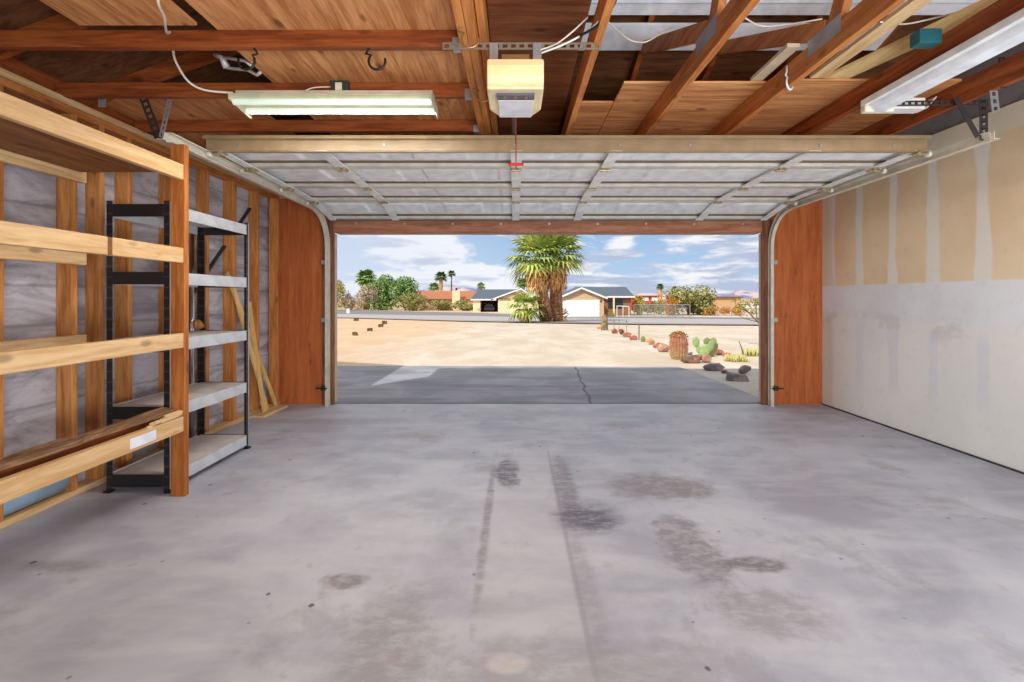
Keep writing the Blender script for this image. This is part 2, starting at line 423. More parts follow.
# left wall: building paper between open studs
wl = sroot('wall_left', (XL, 2, 0))
MB().box(XL-.03, XL, YB, YF+.1, 0, 2.53).build('sheathing', SHEATH, wl)
MB().box(XL+.002, XL+.09, YB, YF, 2.345, 2.388).build('top_plate', orange('y'), wl, bevel=.003)
MB().box(XL+.002, XL+.098, YB, YF, 2.39, 2.432).build('top_plate', pale('y'), wl, bevel=.003)
MB().box(XL+.002, XL+.098, YB, YF, 0.001, .04).build('bottom_plate', pale('y'), wl, bevel=.003)
for i, ye in enumerate((.77, 1.17, 1.57, 1.97, 2.38, 2.78, 2.965, 3.18, 3.57, 3.98, 4.37, 4.76)):
    w_ = .038 if i != 10 else .06
    m = stud('z')
    MB().box(XL+.003, XL+.0975, ye-w_, ye, .041, 2.344).build('stud', m, wl, bevel=.003)
MB().box(XL+.03, XL+.13, 5.06, 5.10, .041, 2.344).build('stud', orange('z'), wl, bevel=.003)
# blocks under the plate between studs
for a, b in ((2.40, 2.735), (2.80, 2.92)):
    pass
MB().bar((XL+.012, 4.75, 2.188), (XL+.012, 3.5, .85), .012, .045, (1,0,0)).build('steel_brace', DKSTEEL, wl)
MB().bar((XL+.012, 2.65, .32), (XL+.012, 2.36, .03), .012, .045, (1,0,0)).build('steel_brace', DKSTEEL, wl)
# pale blue rounded strip along the foot of the wall
BLUE = mat('pale_blue_sheet', (176,210,236), rough=.35)
o = MB().tube([(XL+.048, 1.2, .135), (XL+.048, 2.1, .135), (XL+.048, 2.74, .135)], .046, 12)
for v in o.bm.verts: v.co.z = .135+(v.co.z-.135)*2.0
tag(o.build('plastic_roll', BLUE, smooth=True), 'pale blue rounded strip along the foot of the open stud wall', 'plastic sheet')
# electrical box low on a stud
e = thing('outlet_box', 'small dark outlet box low on the wall between two studs', 'outlet', (XL+.03, 2.85, .16))
MB().box(XL+.0, XL+.03, 2.80, 2.905, .15, .27).build('back_plate', WHITE, e, bevel=.004)
MB().box(XL+.03, XL+.06, 2.83, 2.88, .165, .215).build('socket', BLACK, e, bevel=.003)

# front wall
fw = sroot('wall_front', (0, YF, 0))
MB().box(XL, -2.14, YF-.012, YF, 0.0, 2.36).build('plywood_panel', stain_red('z'), fw)
MB().box(2.912, XR-.001, YF-.012, YF, 0.0, 2.60).build('plywood_panel', stain_red('z'), fw)
MB().box(-2.139, 2.911, YF-.012, YF, 2.12, 2.40).build('plywood_panel', stain_red('x'), fw)
STUC = mat('tan_stucco', (206,178,140), rough=.95, bump=(30, .5))
MB().box(XL-.1, -2.142, YF+.002, YF+.12, 0, 2.55).build('outer_wall', STUC, fw)
MB().box(2.912, XR+.12, YF+.002, YF+.12, 0, 2.55).build('outer_wall', STUC, fw)
MB().box(-2.14, 2.91, YF+.002, YF+.12, 2.12, 2.55).build('outer_wall', STUC, fw)
struct(MB().box(-2.20, -2.068, YF-.05, YF-.014, 0.0, 2.12).build('trim_1', jamb('z'), bevel=.003))
struct(MB().box(2.818, 2.95, YF-.05, YF-.014, 0.0, 2.12).build('trim_2', jamb('z'), bevel=.003))
struct(MB().box(-2.14, -2.098, YF-.013, YF+.13, 0.0, 1.97).build('trim_3', mat('jamb_cream', (206,176,150), rough=.6)))
struct(MB().box(2.875, 2.91, YF-.013, YF+.13, 0.0, 1.97).build('trim_4', MATS['jamb_cream']))
hd = struct(MB().box(-2.067, 2.817, YF-.05, YF+.13, 1.965, 2.118).build('trim_5', wood('header_board', (196,136,104), (142,88,62), 'x', knots=.1), bevel=.003))
for k in range(9):
    MB().tube([(-1.81+k*.55, YF-.051, 2.065), (-1.81+k*.55, YF-.062, 2.065)], .013, 8).build('bolt', GALV, hd)
struct(MB().box(-2.09, 2.87, YF+.021, YF+.035, -.01, .004).build('trim_6', mat('dark_joint', (60,58,62), rough=.9)))

# back wall behind the camera: wide openings added to let more light in
bw = sroot('wall_back', (0, YB, 0))
MB().box(XL, XR, YB-.12, YB, 0, .25).build('wall_panel', GREYDRY, bw)
MB().box(XL, XR, YB-.12, YB, 2.3, 2.6).build('wall_panel', GREYDRY, bw)
for a, b in ((XL, -2.25), (2.95, XR)): MB().box(a, b, YB-.12, YB, .25, 2.3).build('wall_panel', GREYDRY, bw)

# ---------------- roof and ceiling framing
def zf(y): return 2.55+.37*(5.3-y)
def zl(x): return 2.55+.37*(x+2.75)
ce = sroot('ceiling', (0, 2, 2.43))
rf = MB(); ez = 2.385; th = .05
R1, R2 = (.6, 1.95, 3.79), (3.9, 1.95, 3.79)
c1, c2, c3, c4 = (-3.196, 5.746, ez), (3.9, 5.746, ez), (3.9, -1.846, ez), (-3.196, -1.846, ez)
vs = [rf.bm.verts.new(p) for p in (R1, R2, c1, c2, c3, c4)]
for f in ((0,1,3,2), (0,2,5), (0,5,4,1)): rf.bm.faces.new([vs[i] for i in f])
us = [rf.bm.verts.new((p[0], p[1], p[2]+.06)) for p in (R1, R2, c1, c2, c3, c4)]
for f in ((0,2,3,1), (0,5,2), (0,1,4,5)): rf.bm.faces.new([us[i] for i in f])
for a, b in ((2,3),(3,1),(1,4),(4,5),(5,2)): rf.bm.faces.new([vs[a], vs[b], us[b], us[a]])
rf.build('roof_sheathing', shaderoof('x'), ce)
# left joists run across, right chords run toward the door
for k, y in enumerate((.45, 1.02, 1.60, 2.16, 2.69, 3.25, 3.85, 4.45)):
    j = MB().box(XL+.05, -.268, y, y+.038, 2.4265, 2.508).build('joist', brown('x'), ce, bevel=.003)
    MB().box(-.30, -.262, y-.004, y+.042, 2.42, 2.47).build('joist_hanger', GALV, j)
for a, b in ((-.262, -.222), (-.220, -.180)):
    MB().box(a, b, YB, 5.15, 2.4265, 2.572).build('girder', orange('y'), ce, bevel=.003)
MB().box(-.176, -.14, YB, 5.15, 2.50, 2.64).build('girder', orange('y'), ce, bevel=.003)
chords = (.372, .958, 1.55, 2.155, 2.765)
for i, x in enumerate(chords):
    h = .12 if i < 4 else .14
    MB().box(x, x+.038, YB, 5.15, 2.4265, 2.43+h).build('chord', orange('y') if i < 3 else brown('y'), ce, bevel=.003)
    # rafter under the roof, web and gusset
    MB().bar((x+.019, 5.25, zf(5.25)-.055), (x+.019, 2.0, zf(2.0)-.055), .038, .09).build('rafter', brown('y'), ce)
    MB().bar((x+.019, 1.1, 3.3), (x+.019, 1.97, 3.68), .038, .09).build('rafter', brown('y'), ce)
    if 0 < i < 3:
        MB().bar((x+.019, 2.27, 2.57), (x+.019, 3.42, 3.12), .037, .09).build('web', orange('y'), ce)
        MB().bar((x+.019, 2.20, 2.55), (x+.019, 1.75, 3.5), .037, .09, (0,1,0)).build('web', orange('z'), ce)
        MB().box(x-.003, x-.0005, 2.14, 2.38, 2.49, 2.575).build('gusset_plate', GALV, ce)
for k, y in enumerate((.5, 1.1, 1.7, 2.33, 2.88, 3.46, 4.05, 4.6)):
    xe = min(.1, 5.3-y-2.9)
    if y < 1.9: xe = .1
    MB().bar((XL+.02, y+.019, zl(XL+.02)-.05), (xe, y+.019, zl(xe)-.05), .038, .09).build('rafter', brown('x'), ce)
# grey board closing the eave above the left plate
MB().bar((XL+.02, -1.2, 2.50), (XL+.02, 5.1, 2.50), .03, .12).build('eave_block', brown('y'), ce)

# ---------------- plywood laid over the joists as a storage deck
PD = 'plywood sheets laid on the ceiling joists'
def sheet(x0, x1, y0, y1, z, lab, ax='y', m=None):
    return tag(MB().box(x0, x1, y0, y1, z, z+.014).build('plywood_sheet', m or ply(ax)), lab, 'plywood')
sheet(-1.43, -.27, -.6, 2.20, 2.510, 'plywood sheet lying on the ceiling beams nearest the viewer left of the lit opener')
sheet(-1.45, -.27, 2.205, 5.0, 2.510, 'plywood sheet lying on the ceiling beams directly above the lit twin tube light')
sheet(-2.06, -1.505, -.6, 2.13, 2.510, 'plywood sheet above the white cable, beside the dark roof gap')
sheet(-2.75, -1.75, 2.90, 5.0, 2.510, 'plywood sheet on the joists over the left end of the raised door')
DKPLY = wood('dark_grain_plywood', (140,84,50), (96,52,30), 'x', knots=.6)
sheet(-.135, .368, -.6, 5.0, 2.645, 'dark grained plywood sheet above the lit opener between the two beams', m=DKPLY)
zc = 2.5515
def rsheet(x0, x1, y0, y1, lab):
    return sheet(x0, x1, y0, y1, zc, lab, 'x')
rsheet(.415, .67, 3.07, 5.1, 'narrow plywood piece on the chords with its front edge set back, right of the opener')
rsheet(.675, 1.56, 2.79, 5.1, 'plywood deck sheet on the chords above the middle of the raised door')
rsheet(1.565, 2.74, 2.76, 5.1, 'plywood deck sheet on the chords behind the long white ceiling light')
# white boards under the roof
WB = mat('white_foam_board', (226,226,232), rough=.7)
def roofboard(x0, x1, ya, yb, lab, m=WB, ribs=0):
    o = MB(); d = .115
    o.hexa([(x0, ya, zf(ya)-d-.02), (x1, ya, zf(ya)-d-.02), (x1, yb, zf(yb)-d-.02), (x0, yb, zf(yb)-d-.02),
            (x0, ya, zf(ya)-d), (x1, ya, zf(ya)-d), (x1, yb, zf(yb)-d), (x0, yb, zf(yb)-d)])
    for k in range(ribs):
        y = ya+(yb-ya)*(k+1)/(ribs+1)
        o.hexa([(x0, y-.008, zf(y)-d-.028), (x1, y-.008, zf(y)-d-.028), (x1, y+.008, zf(y)-d-.028), (x0, y+.008, zf(y)-d-.028),
                (x0, y-.008, zf(y)-d-.02), (x1, y-.008, zf(y)-d-.02), (x1, y+.008, zf(y)-d-.02), (x0, y+.008, zf(y)-d-.02)])
    tag(o.build('white_board', m), lab, 'board')
roofboard(.41, 3.3, 2.72, 3.16, 'white ribbed board across the rafters, the one nearer the viewer', ribs=4)
roofboard(.41, 2.75, 3.235, 3.43, 'plain white board across the rafters, just beyond the dark gap')
# loose boards
tag(MB().bar((1.85, 2.76, 2.58), (1.85, 1.3, 2.58), .085, .022).build('loose_board', pale('y')), 'narrow pale board lying straight beside the third chord', 'board')
b = MB().bar((1.97, 2.80, 2.580), (2.36, 1.88, 2.62), .14, .02); tag(b.build('loose_board', wood('cream_board', (226,196,140), (206,170,108), 'y', knots=.1)), 'wide cream board lying askew above the long white light', 'board')
tag(MB().bar((1.50, 2.80, 2.58), (1.50, 2.42, 2.58), .07, .02).build('loose_board', mat('white_edged_board', (220,200,170), rough=.6)), 'short offcut with a white edge leaning by the third chord', 'board')
sv = MB().bar((.45, 3.30, 2.60), (.95, 3.30, 2.60), .05, .05); sv.bm.free()

# ---------------- sectional door, raised
dr = sroot('door_1', (.35, 4, 2.25))
DX0, DX1 = -2.09, 2.84
secs = (((3.10, 2.285), (3.50, 2.275)), ((3.505, 2.275), (4.08, 2.265)), ((4.085, 2.265), (4.60, 2.255)), ((4.605, 2.252), (5.06, 2.145)))
stiles = (DX0+.045, -1.34, .01, .70, 2.07, DX1-.045)
for si, ((y0, z0), (y1, z1)) in enumerate(secs):
    L = math.hypot(y1-y0, z1-z0); ty, tz = (y1-y0)/L, (z1-z0)/L
    def P(x, s, d): return (x, y0+ty*s+tz*d*0-(-tz)*0, z0+tz*s-d)
    def sb(mb, x0, x1, s0, s1, d0, d1):
        return mb.hexa([P(x0,s0,d1), P(x1,s0,d1), P(x1,s1,d1), P(x0,s1,d1), P(x0,s0,d0), P(x1,s0,d0), P(x1,s1,d0), P(x0,s1,d0)])
    skin = MB(); sb(skin, DX0, DX1, 0, L, 0, .006)
    sec = skin.build('section', DOORW, dr)
    # pressed panels, seen from inside as recessed trays with sloping borders
    em = MB(); n = 8; wx = (DX1-DX0)/n
    for k in range(n):
        xa, xb = DX0+wx*k+.09, DX0+wx*(k+1)-.09; sa, sb_ = .10, L-.10
        o_ = [(xa,sa),(xb,sa),(xb,sb_),(xa,sb_)]; i_ = [(xa+.03,sa+.03),(xb-.03,sa+.03),(xb-.03,sb_-.03),(xa+.03,sb_-.03)]
        A = [em.bm.verts.new(P(x, s, .0062)) for x, s in o_]; B = [em.bm.verts.new(P(x, s, .020)) for x, s in i_]
        for q in range(4): em.bm.faces.new([A[q], A[(q+1)%4], B[(q+1)%4], B[q]])
        em.bm.faces.new(B)
    em.build('pressed_panels', DOORW, sec)
    r = MB(); sb(r, DX0, DX1, 0, .035, .006, .042); sb(r, DX0, DX1, L-.035, L, .006, .042)
    r.build('rail', mat('rail_steel', (200,194,182), rough=.4), sec)
    wsx = MB(); sb(wsx, DX0+.01, DX1-.01, L-.065, L-.036, .0065, .016); wsx.build('weather_strip', mat('brown_strip', (112,92,76), rough=.8), sec)  # brown strip stands for the shaded recess beside each rail
    for q, x in enumerate(stiles):
        w_ = .04 if 0 < q < 5 else .035
        st = MB(); sb(st, x-w_, x+w_, .0, L, .0425, .052)
        st.build('stile', WHITE, sec)
        if si < 3:
            h = MB(); sb(h, x-.035, x+.035, L-.045, L+.035, .053, .058); h.tube([P(x-.04, L, .062), P(x+.04, L, .062)], .009, 8)
            for dx in (-.022, .022):
                h.tube([P(x+dx, L-.03, .058), P(x+dx, L-.03, .068)], .008, 6); h.tube([P(x+dx, L+.022, .058), P(x+dx, L+.022, .068)], .008, 6)
            h.build('hinge', mat('hinge_steel', (176,160,130), rough=.35, metal=.5), sec)
# side hinges with rollers
for sx_, x in ((-1, DX0), (1, DX1)):
    for (y, z) in ((3.12, 2.235), (3.50, 2.225), (4.08, 2.215), (4.60, 2.205)):
        h = MB(); h.box(min(x, x-sx_*.07), max(x, x-sx_*.07), y-.05, y+.05, z-.01, z-.004)
        h.tube([(x-sx_*.06, y, z-.018), (x+sx_*.03, y, z-.018)], .008, 8)
        h.tube([(x-sx_*.055, y-.025, z-.018), (x-sx_*.055, y+.025, z-.018)], .014, 8)
        h.build('roller_bracket', MATS['hinge_steel'], dr)
        MB().tube([(x+sx_*.012, y, z-.018), (x+sx_*.035, y, z-.018)], .021, 14).build('roller', mat('roller_nylon', (214,206,190), rough=.4), dr)
# bottom seal and top strut
MB().box(DX0, DX1, 5.055, 5.085, 2.095, 2.188).build('bottom_seal', mat('grey_seal', (96,98,104), rough=.6), dr)
st = MB()
st.box(-2.125, 2.835, 3.095, 3.100, 2.235, 2.327); st.box(-2.125, 2.835, 3.06, 3.0945, 2.322, 2.327); st.box(-2.125, 2.835, 3.1005, 3.13, 2.229, 2.235)
st.box(-2.125, 2.835, 3.060, 3.065, 2.305, 2.3215)
st.build('strut', STRUT, dr)
for x in (-1.9, -.9, .0, .72, 1.2, 2.1, 2.6):
    MB().tube([(x, 3.094, 2.27), (x, 3.088, 2.27)], .009, 8).build('bolt', GALV, dr)

# tracks
TRK = mat('track_steel', (214,206,190), rough=.35, metal=.15)
def track(x, s, lab):
    t_ = thing('door_track', lab, 'door track', (x, 5.08, 0), 'side tracks of the overhead door')
    path = [(x, 5.09, 0.0), (x, 5.09, 1.0), (x, 5.09, 1.80)]; fr = [((0,1,0))]*3
    R = .38; cy, czz = 5.09-R, 1.80
    for k in range(1, 9):
        a = PI/2*k/8; path.append((x, cy+R*math.cos(a), czz+R*math.sin(a)))
    zt = 2.235
    path += [(x, 4.5, 2.183), (x, 3.6, 2.195), (x, 2.76, 2.205)]
    def frame(i):
        a = Vector(path[max(0, i-1)]); b = Vector(path[min(len(path)-1, i+1)]); d = (b-a).normalized()
        return (s, 0, 0), Vector((1,0,0)).cross(d)
    prof = [(-.022, -.024), (-.022, -.030), (.012, -.030), (.016, -.022), (.016, .022), (.012, .030), (-.022, .030), (-.022, .024)]
    o = MB().sweep([Vector(p) for p in path], prof, frame)
    o.build('rail_channel', TRK, t_, smooth=False, solid=.002, keep=True)
    # angle iron that carries the horizontal run
    a = MB(); a.hexa([(x+s*.018, 2.74, 2.188), (x+s*.022, 2.74, 2.188), (x+s*.022, 4.75, 2.188), (x+s*.018, 4.75, 2.188), (x+s*.018, 2.74, 2.235), (x+s*.022, 2.74, 2.235), (x+s*.022, 4.75, 2.235), (x+s*.018, 4.75, 2.235)])
    a.box(min(x+s*.022, x+s*.055), max(x+s*.022, x+s*.055), 2.74, 4.75, 2.188, 2.192)
    a.build('angle_iron', TRK, t_)
    for z in (.18, .95, 1.6):
        bkt = MB().box(min(x+s*.017, x+s*.06), max(x+s*.017, x+s*.06), 5.07, 5.13, z, z+.045).build('wall_bracket', GALV if z > .5 else DKSTEEL, t_)
    MB().box(min(x+s*.03, x+s*.09), max(x+s*.03, x+s*.09), 5.05, 5.06, .19, .22).build('latch', DKSTEEL, t_) if False else None
    return t_
track(-2.125, -1, 'curved steel door track in front of the brown panel beside the open stud wall')
track(2.90, 1, 'curved steel door track on the side of the taped drywall')
# door side lock bolts low on both tracks
for x, s, lab in ((-2.125, -1, 'small dark slide latch low on the track by the stud wall'), (2.90, 1, 'small dark slide latch low on the track by the drywall')):
    l = thing('slide_latch', lab, 'latch', (x, 5.05, .19))
    MB().box(min(x, x+s*.05), max(x, x+s*.05), 5.035, 5.045, .18, .235).build('plate', DKSTEEL, l)
    MB().tube([(x-s*.02, 5.03, .208), (x+s*.10, 5.03, .208)], .008, 8).build('bolt', BLACK, l)

# perforated hangers
def perforated(p, q, w, name, lab, m=DKSTEEL, pitch=.038, up=(0,1,0), parent=None, n2=1):
    """flat steel strap with a row of real holes, made as a ladder of short pieces"""
    p, q = Vector(p), Vector(q); d = (q-p); L = d.length; d.normalize(); up = Vector(up)
    a = d.cross(up).normalized(); mb = MB(); k = max(2, int(L/pitch)); st_ = L/k
    for sgn in (-1, 1):
        c = a*sgn*(w*.37); mb.bar(p+c, q+c, w*.26, .003, up)
    for i in range(k+1):
        c = p+d*(st_*i); e_ = st_*.22
        mb.bar(c-d*min(e_, .5*st_*.9) if i else c, c+d*e_ if i < k else c+d*.0005, w*.5, .0028, up)
    o = mb.build(name, m, parent)
    if lab: tag(o, lab, 'metal strap')
    return o
h = thing('track_hanger', 'pair of steel straps in a V holding the track over the wooden shelves', 'hanger', (-2.18, 2.78, 2.24))
perforated((-2.30, 2.76, 2.50), (-2.175, 2.745, 2.20), .05, 'strap', None, DKSTEEL, parent=h)
perforated((-2.10, 2.757, 2.50), (-2.155, 2.74, 2.20), .028, 'strap', None, GALV, parent=h)
tag(MB().box(-2.55, -2.51, 2.752, 2.762, 2.39, 2.445).build('steel_clip', GALV), 'small bent steel clip at the beam end over the top plate', 'clip')
h = thing('track_hanger', 'perforated steel angle with a diagonal strap holding the track on the drywall side', 'hanger', (2.9, 2.80, 2.24))
perforated((2.915, 2.80, 2.20), (2.915, 2.80, 2.46), .05, 'angle', None, DKSTEEL, parent=h)
perforated((2.945, 2.825, 2.20), (2.945, 2.825, 2.46), .045, 'angle', None, DKSTEEL, up=(1,0,0), parent=h)
MB().bar((2.72, 2.78, 2.46), (2.86, 2.78, 2.215), .004, .032, (1,0,.3)).build('diagonal_strap', DKSTEEL, h)
perforated((2.33, 2.84, 2.447), (2.90, 2.80, 2.435), .032, 'cross_bar', None, DKSTEEL, parent=h)
perforated((2.785, 2.62, 2.43), (2.80, 2.62, 2.30), .045, 'steel_strap', 'short perforated strap hanging alone near the drywall above the track end', GALV)
perforated((2.79, 2.58, 2.60), (2.79, 2.57, 2.42), .035, 'steel_strap', 'perforated strap nailed on the side of the last chord', DKSTEEL)

# ---------------- opener
op = thing('garage_opener', 'lit beige ceiling unit of the door opener with a glowing lens', 'garage door opener', (.002, 2.2, 2.188))
OPN = mat('opener_beige', (236,214,170), rough=.4)
body = MB(); x0, x1 = -.127, .131
ring = [(x0, 2.03), (x1, 2.03), (x1, 2.28), (x1-.045, 2.37), (x0+.045, 2.37), (x0, 2.28)]
bm_ = body.bm; low = [bm_.verts.new((x, y, 2.163+(y-2.03)*.03)) for x, y in ring]; top = [bm_.verts.new((x, y, 2.30)) for x, y in ring]
bm_.faces.new(low); bm_.faces.new(top[::-1])
for i in range(6): bm_.faces.new([low[i], low[(i+1) % 6], top[(i+1) % 6], top[i]])
body.build('cover', OPN, op, bevel=.008)
ln = MB(); N = 14
for k in range(N):
    for (ya, yb) in ((0, 1),):
        pass
lens_pts = []
for zz, yy in ((2.290, 2.028), (2.285, 2.005), (2.25, 1.990), (2.20, 1.990), (2.178, 2.005), (2.172, 2.028)): lens_pts.append((yy, zz))
LENS = mat('opener_lens', (240,204,156), rough=.3, emit=(255,200,130), estr=.40)
ln.prism([(x0+.004, y, z) for y, z in lens_pts], (x1-x0-.008, 0, 0)).build('light_lens', LENS, op, bevel=.004)
MB().box(-.06, .065, 2.022, 2.06, 2.292, 2.315).build('top_recess', mat('opener_brown', (120,88,52), rough=.5), op)
MB().box(-.085, .09, 2.07, 2.12, 2.152, 2.163).build('terminal_strip', mat('opener_grey', (96,92,104), rough=.5), op)
for x in (-.05, .0, .05): MB().tube([(x, 2.09, 2.1525), (x, 2.09, 2.146)], .009, 8).build('terminal_screw', BRASS, op)
MB().box(-.08, .085, 2.13, 2.33, 2.154, 2.172).build('under_plate', mat('opener_pale', (222,218,222), rough=.5), op, bevel=.003)
MB().bar((-.008, 2.38, 2.345), (-.008, 5.1, 2.36), .022, .03).build('drive_rail', DKSTEEL, op)
for x in (-.10, .105):
    MB().box(x-.02, x+.02, 2.125, 2.129, 2.30, 2.425).build('hanger_strap', GALV, op)
# the opener bulb really lights the room
area('opener_lamp', (.002, 1.96, 2.23), (0, -1, -.8), .24, .1, 9, (1, .74, .42))
perforated((-.345, 2.14, 2.418), (.41, 2.14, 2.418), .034, 'perforated_angle', None, mat('old_steel', (150,138,120), rough=.5, metal=.5))
pa = bpy.data.objects['perforated_angle']; tag(pa, 'perforated steel bar bolted across the beams to carry the opener', 'metal bar')
# release cord
rc = thing('release_cord', 'red cord with a red cross handle hanging from the opener rail', 'release cord', (-.0, 2.86, 2.07))
MB().tube([(.0, 2.42, 2.30), (.004, 2.6, 2.24), (.006, 2.86, 2.20), (.006, 2.88, 2.05)], .004, 6).build('cord', mat('red_cord', (150,52,36), rough=.7), rc)
hh = MB(); hh.bar((-.045, 2.88, 2.075), (.055, 2.88, 2.075), .014, .018); hh.build('handle', RED, rc, bevel=.004)

# ---------------- ceiling lights
TUBE = mat('fluorescent_tube', (236,250,240), rough=.3, emit=(222,246,228), estr=.62)
f = thing('tube_light', 'lit twin tube shop light hanging under the beams on the stud wall side', 'ceiling light', (-1.03, 2.64, 2.36))
FIXC = mat('dull_fixture_enamel', (206,196,168), rough=.5)
m = MB(); m.box(-1.615, -.478, 2.56, 2.73, 2.366, 2.386); m.box(-1.615, -.478, 2.60, 2.69, 2.387, 2.42); m.build('housing', FIXC, f)
for x in (-1.618, -.475): MB().prism([(x-.002, 2.54, 2.386), (x-.002, 2.765, 2.386), (x-.002, 2.765, 2.318), (x-.002, 2.73, 2.318), (x-.002, 2.54, 2.345)], (.004, 0, 0)).build('end_plate', FIXC, f)
for y in (2.58, 2.71): MB().tube([(-1.612, y, 2.344), (-.481, y, 2.344)], .0175, 14).build('tube', TUBE, f, smooth=True)
area('tube_light_glow', (-1.03, 2.645, 2.32), (0, .15, -1), 1.12, .16, 28, (1, .97, .9))
so = thing('power_socket', 'dark square socket box on the beam above the lit tube light', 'socket', (-1.04, 2.75, 2.44))
MB().box(-1.09, -.985, 2.655, 2.688, 2.43, 2.505).build('box', mat('dark_green_box', (52,60,56), rough=.5), so, bevel=.004)
MB().box(-1.06, -1.02, 2.649, 2.654, 2.445, 2.49).build('outlet', CREAM, so, bevel=.002)

f = thing('tube_light', 'long unlit white tube light with a ribbed cover near the drywall', 'ceiling light', (2.2, 2.1, 2.36))
m = MB(); m.box(2.11, 2.29, 1.53, 2.75, 2.385, 2.425); m.build('housing', WHITE, f, bevel=.004)
m = MB(); pr = []
for k in range(13):
    a = PI*k/12; pr.append((2.20-.06*math.cos(a), 2.384-.045*math.sin(a)*(1+.06*(k % 2))))
m.prism([(x, 1.54, z) for x, z in pr], (0, 1.17, 0)).build('diffuser', mat('ribbed_diffuser', (236,238,242), rough=.35), f)
m = MB(); m.box(2.11, 2.29, 2.712, 2.752, 2.345, 2.384); m.build('end_cap', CREAM, f, bevel=.006)
area('added_drywall_fill', (2.2, 2.1, 2.325), (0, 0, -1), .12, 1.1, 16, (1, .97, .93))  # fill lamp added under the unlit fixture to brighten the drywall side
jb = thing('junction_box', 'small white box with open flap behind the long white light', 'junction box', (2.42, 2.85, 2.44))
MB().box(2.36, 2.62, 2.87, 2.96, 2.43, 2.50).build('box', WHITE, jb, bevel=.006)
MB().bar((2.62, 2.90, 2.43), (2.68, 2.90, 2.50), .08, .006).build('flap', WHITE, jb)
tag(MB().box(1.98, 2.09, 2.20, 2.26, 2.47, 2.54).build('electrical_box', mat('teal_box', (30,88,96), rough=.5), bevel=.004), 'teal blue plastic electrical box above the long white light', 'electrical box')

# ---------------- cables
def cable(pts, r, m, lab, cat='cable', smooth_n=6):
    P_ = [Vector(p) for p in pts]; out = []
    for i in range(len(P_)-1):
        p0, p1, p2, p3 = P_[max(i-1,0)], P_[i], P_[i+1], P_[min(i+2, len(P_)-1)]
        for k in range(smooth_n):
            u = k/smooth_n
            out.append(.5*((2*p1)+(p2-p0)*u+(2*p0-5*p1+4*p2-p3)*u*u+(3*p1-p0-3*p2+p3)*u**3))
    out.append(P_[-1])
    return tag(MB().tube(out, r, 7).build('cable', m, smooth=True), lab, cat)
cable([(-1.40, 1.78, 2.50), at(158, 1, 1.80), at(164, 16, 1.90), at(165.5, 27, 2.0), at(167, 33, 2.10), at(170, 32, 2.14)], .0055, CABLE, 'white cable loop hanging in front of the nearest ceiling beam')
cable([at(173, 50, 2.26), at(176, 62, 2.36), at(188, 81, 2.45), at(205, 90, 2.5), (-1.61, 2.57, 2.392)], .006, CABLE, 'white cable drooping from behind the beam to the lit tube light')
cable([(-1.25, 2.60, 2.392), at(312, 88, 2.62), (-1.09, 2.665, 2.47)], .004, CABLE, 'short cord from the lit tube light to the dark socket')
cable([at(540, 50, 2.12), at(556, 44, 2.12), at(572, 32, 2.1), at(588, 17, 2.1)], .004, CABLE, 'thin pale cable rising from the opener bar, the upper of two')
cable([at(541, 53, 2.12), at(560, 46, 2.08), at(580, 36, 2.08), at(596, 24, 2.02), at(612, 5, 1.95)], .0045, WHITE, 'white cable sagging from the opener bar, the lower of two')
cable([at(580, 36, 2.06), at(598, 25, 2.0), at(612, 8, 1.92), at(620, -12, 1.85)], .006, BLKWIRE, 'black cable swinging up past the chord right of the opener')
cable([at(606, 20, 2.1), at(616, 29, 2.3), at(630, 40, 2.5), at(645, 42, 2.5), at(660, 34, 2.5), at(673, 27, 2.5)], .004, CABLE, 'thin cable draped in a V over the white boards')
cable([at(704, 27, 2.3), at(712, 20, 2.28), at(722, 18, 2.25)], .004, CABLE, 'short pale cable bending over the second chord')
cable([at(745, 18, 2.3), at(762, 26, 2.4), at(790, 24, 2.4), at(822, 19, 2.4)], .004, CABLE, 'pale cable slung between the second and third chords')
cable([at(880, 22, 2.2), at(905, 24, 2.3), at(935, 18, 2.3), at(958, 12, 2.3)], .004, CABLE, 'pale cable slung above the askew cream board')

# ---------------- hooks and folding frame
def hook(loc, m, lab, s=1., rz=0, r=.0045):
    x, y, z = loc; c, n_ = math.cos(rz), math.sin(rz)
    pts = [(0, .06), (0, .0)]
    for k in range(0, 11):
        a = PI*.75+PI*1.35*k/10*1.0
        pts.append((.028+.03*math.cos(a), -.045+.03*math.sin(a)))
    pts = [(0, .03), (.0, .0), (-.012, -.018)]+pts[2:]
    P_ = [(x+u*s*c, y+u*s*n_, z+v*s) for u, v in pts]
    return tag(MB().tube(P_, r*s, 7).build('ceiling_hook', m, smooth=True), lab, 'hook')
hook((-1.26, 2.175, 2.425), BLACK, 'black hook screwed under the nearest beam, the one beside the folded metal frame', 1.35, PI)
hook((-.705, 2.175, 2.425), BLACK, 'black hook screwed under the nearest beam, the one nearer the opener', 1.35)
hook((-.235, 2.0, 2.43), BRASS, 'brass hook on the double beam just before the perforated bar', 1.3, 0, .004)
hook((-.215, 2.55, 2.43), BRASS, 'brass hook on the double beam beside the lit opener', 1.3, 0, .004)
hook((1.54, 2.55, 2.50), WHITE, 'white hook on the side of the third chord', 1.2, .6)
hook((XR-.03, 3.0, 2.67), BLACK, 'black hook on the grey board above the drywall', 1.0, PI/2)
fr = thing('folding_frame', 'folded white tubular metal frame stowed over the beams in the dark gap', 'metal frame', (-1.5, 2.45, 2.45))
FR = mat('dull_white_tube', (196,188,184), rough=.4, metal=.3)
MB().tube([at(214, 54, 2.5), at(222, 58, 2.5), at(227, 68, 2.52)], [.012, .016, .02], 8).build('end_bracket', FR, fr, smooth=True)
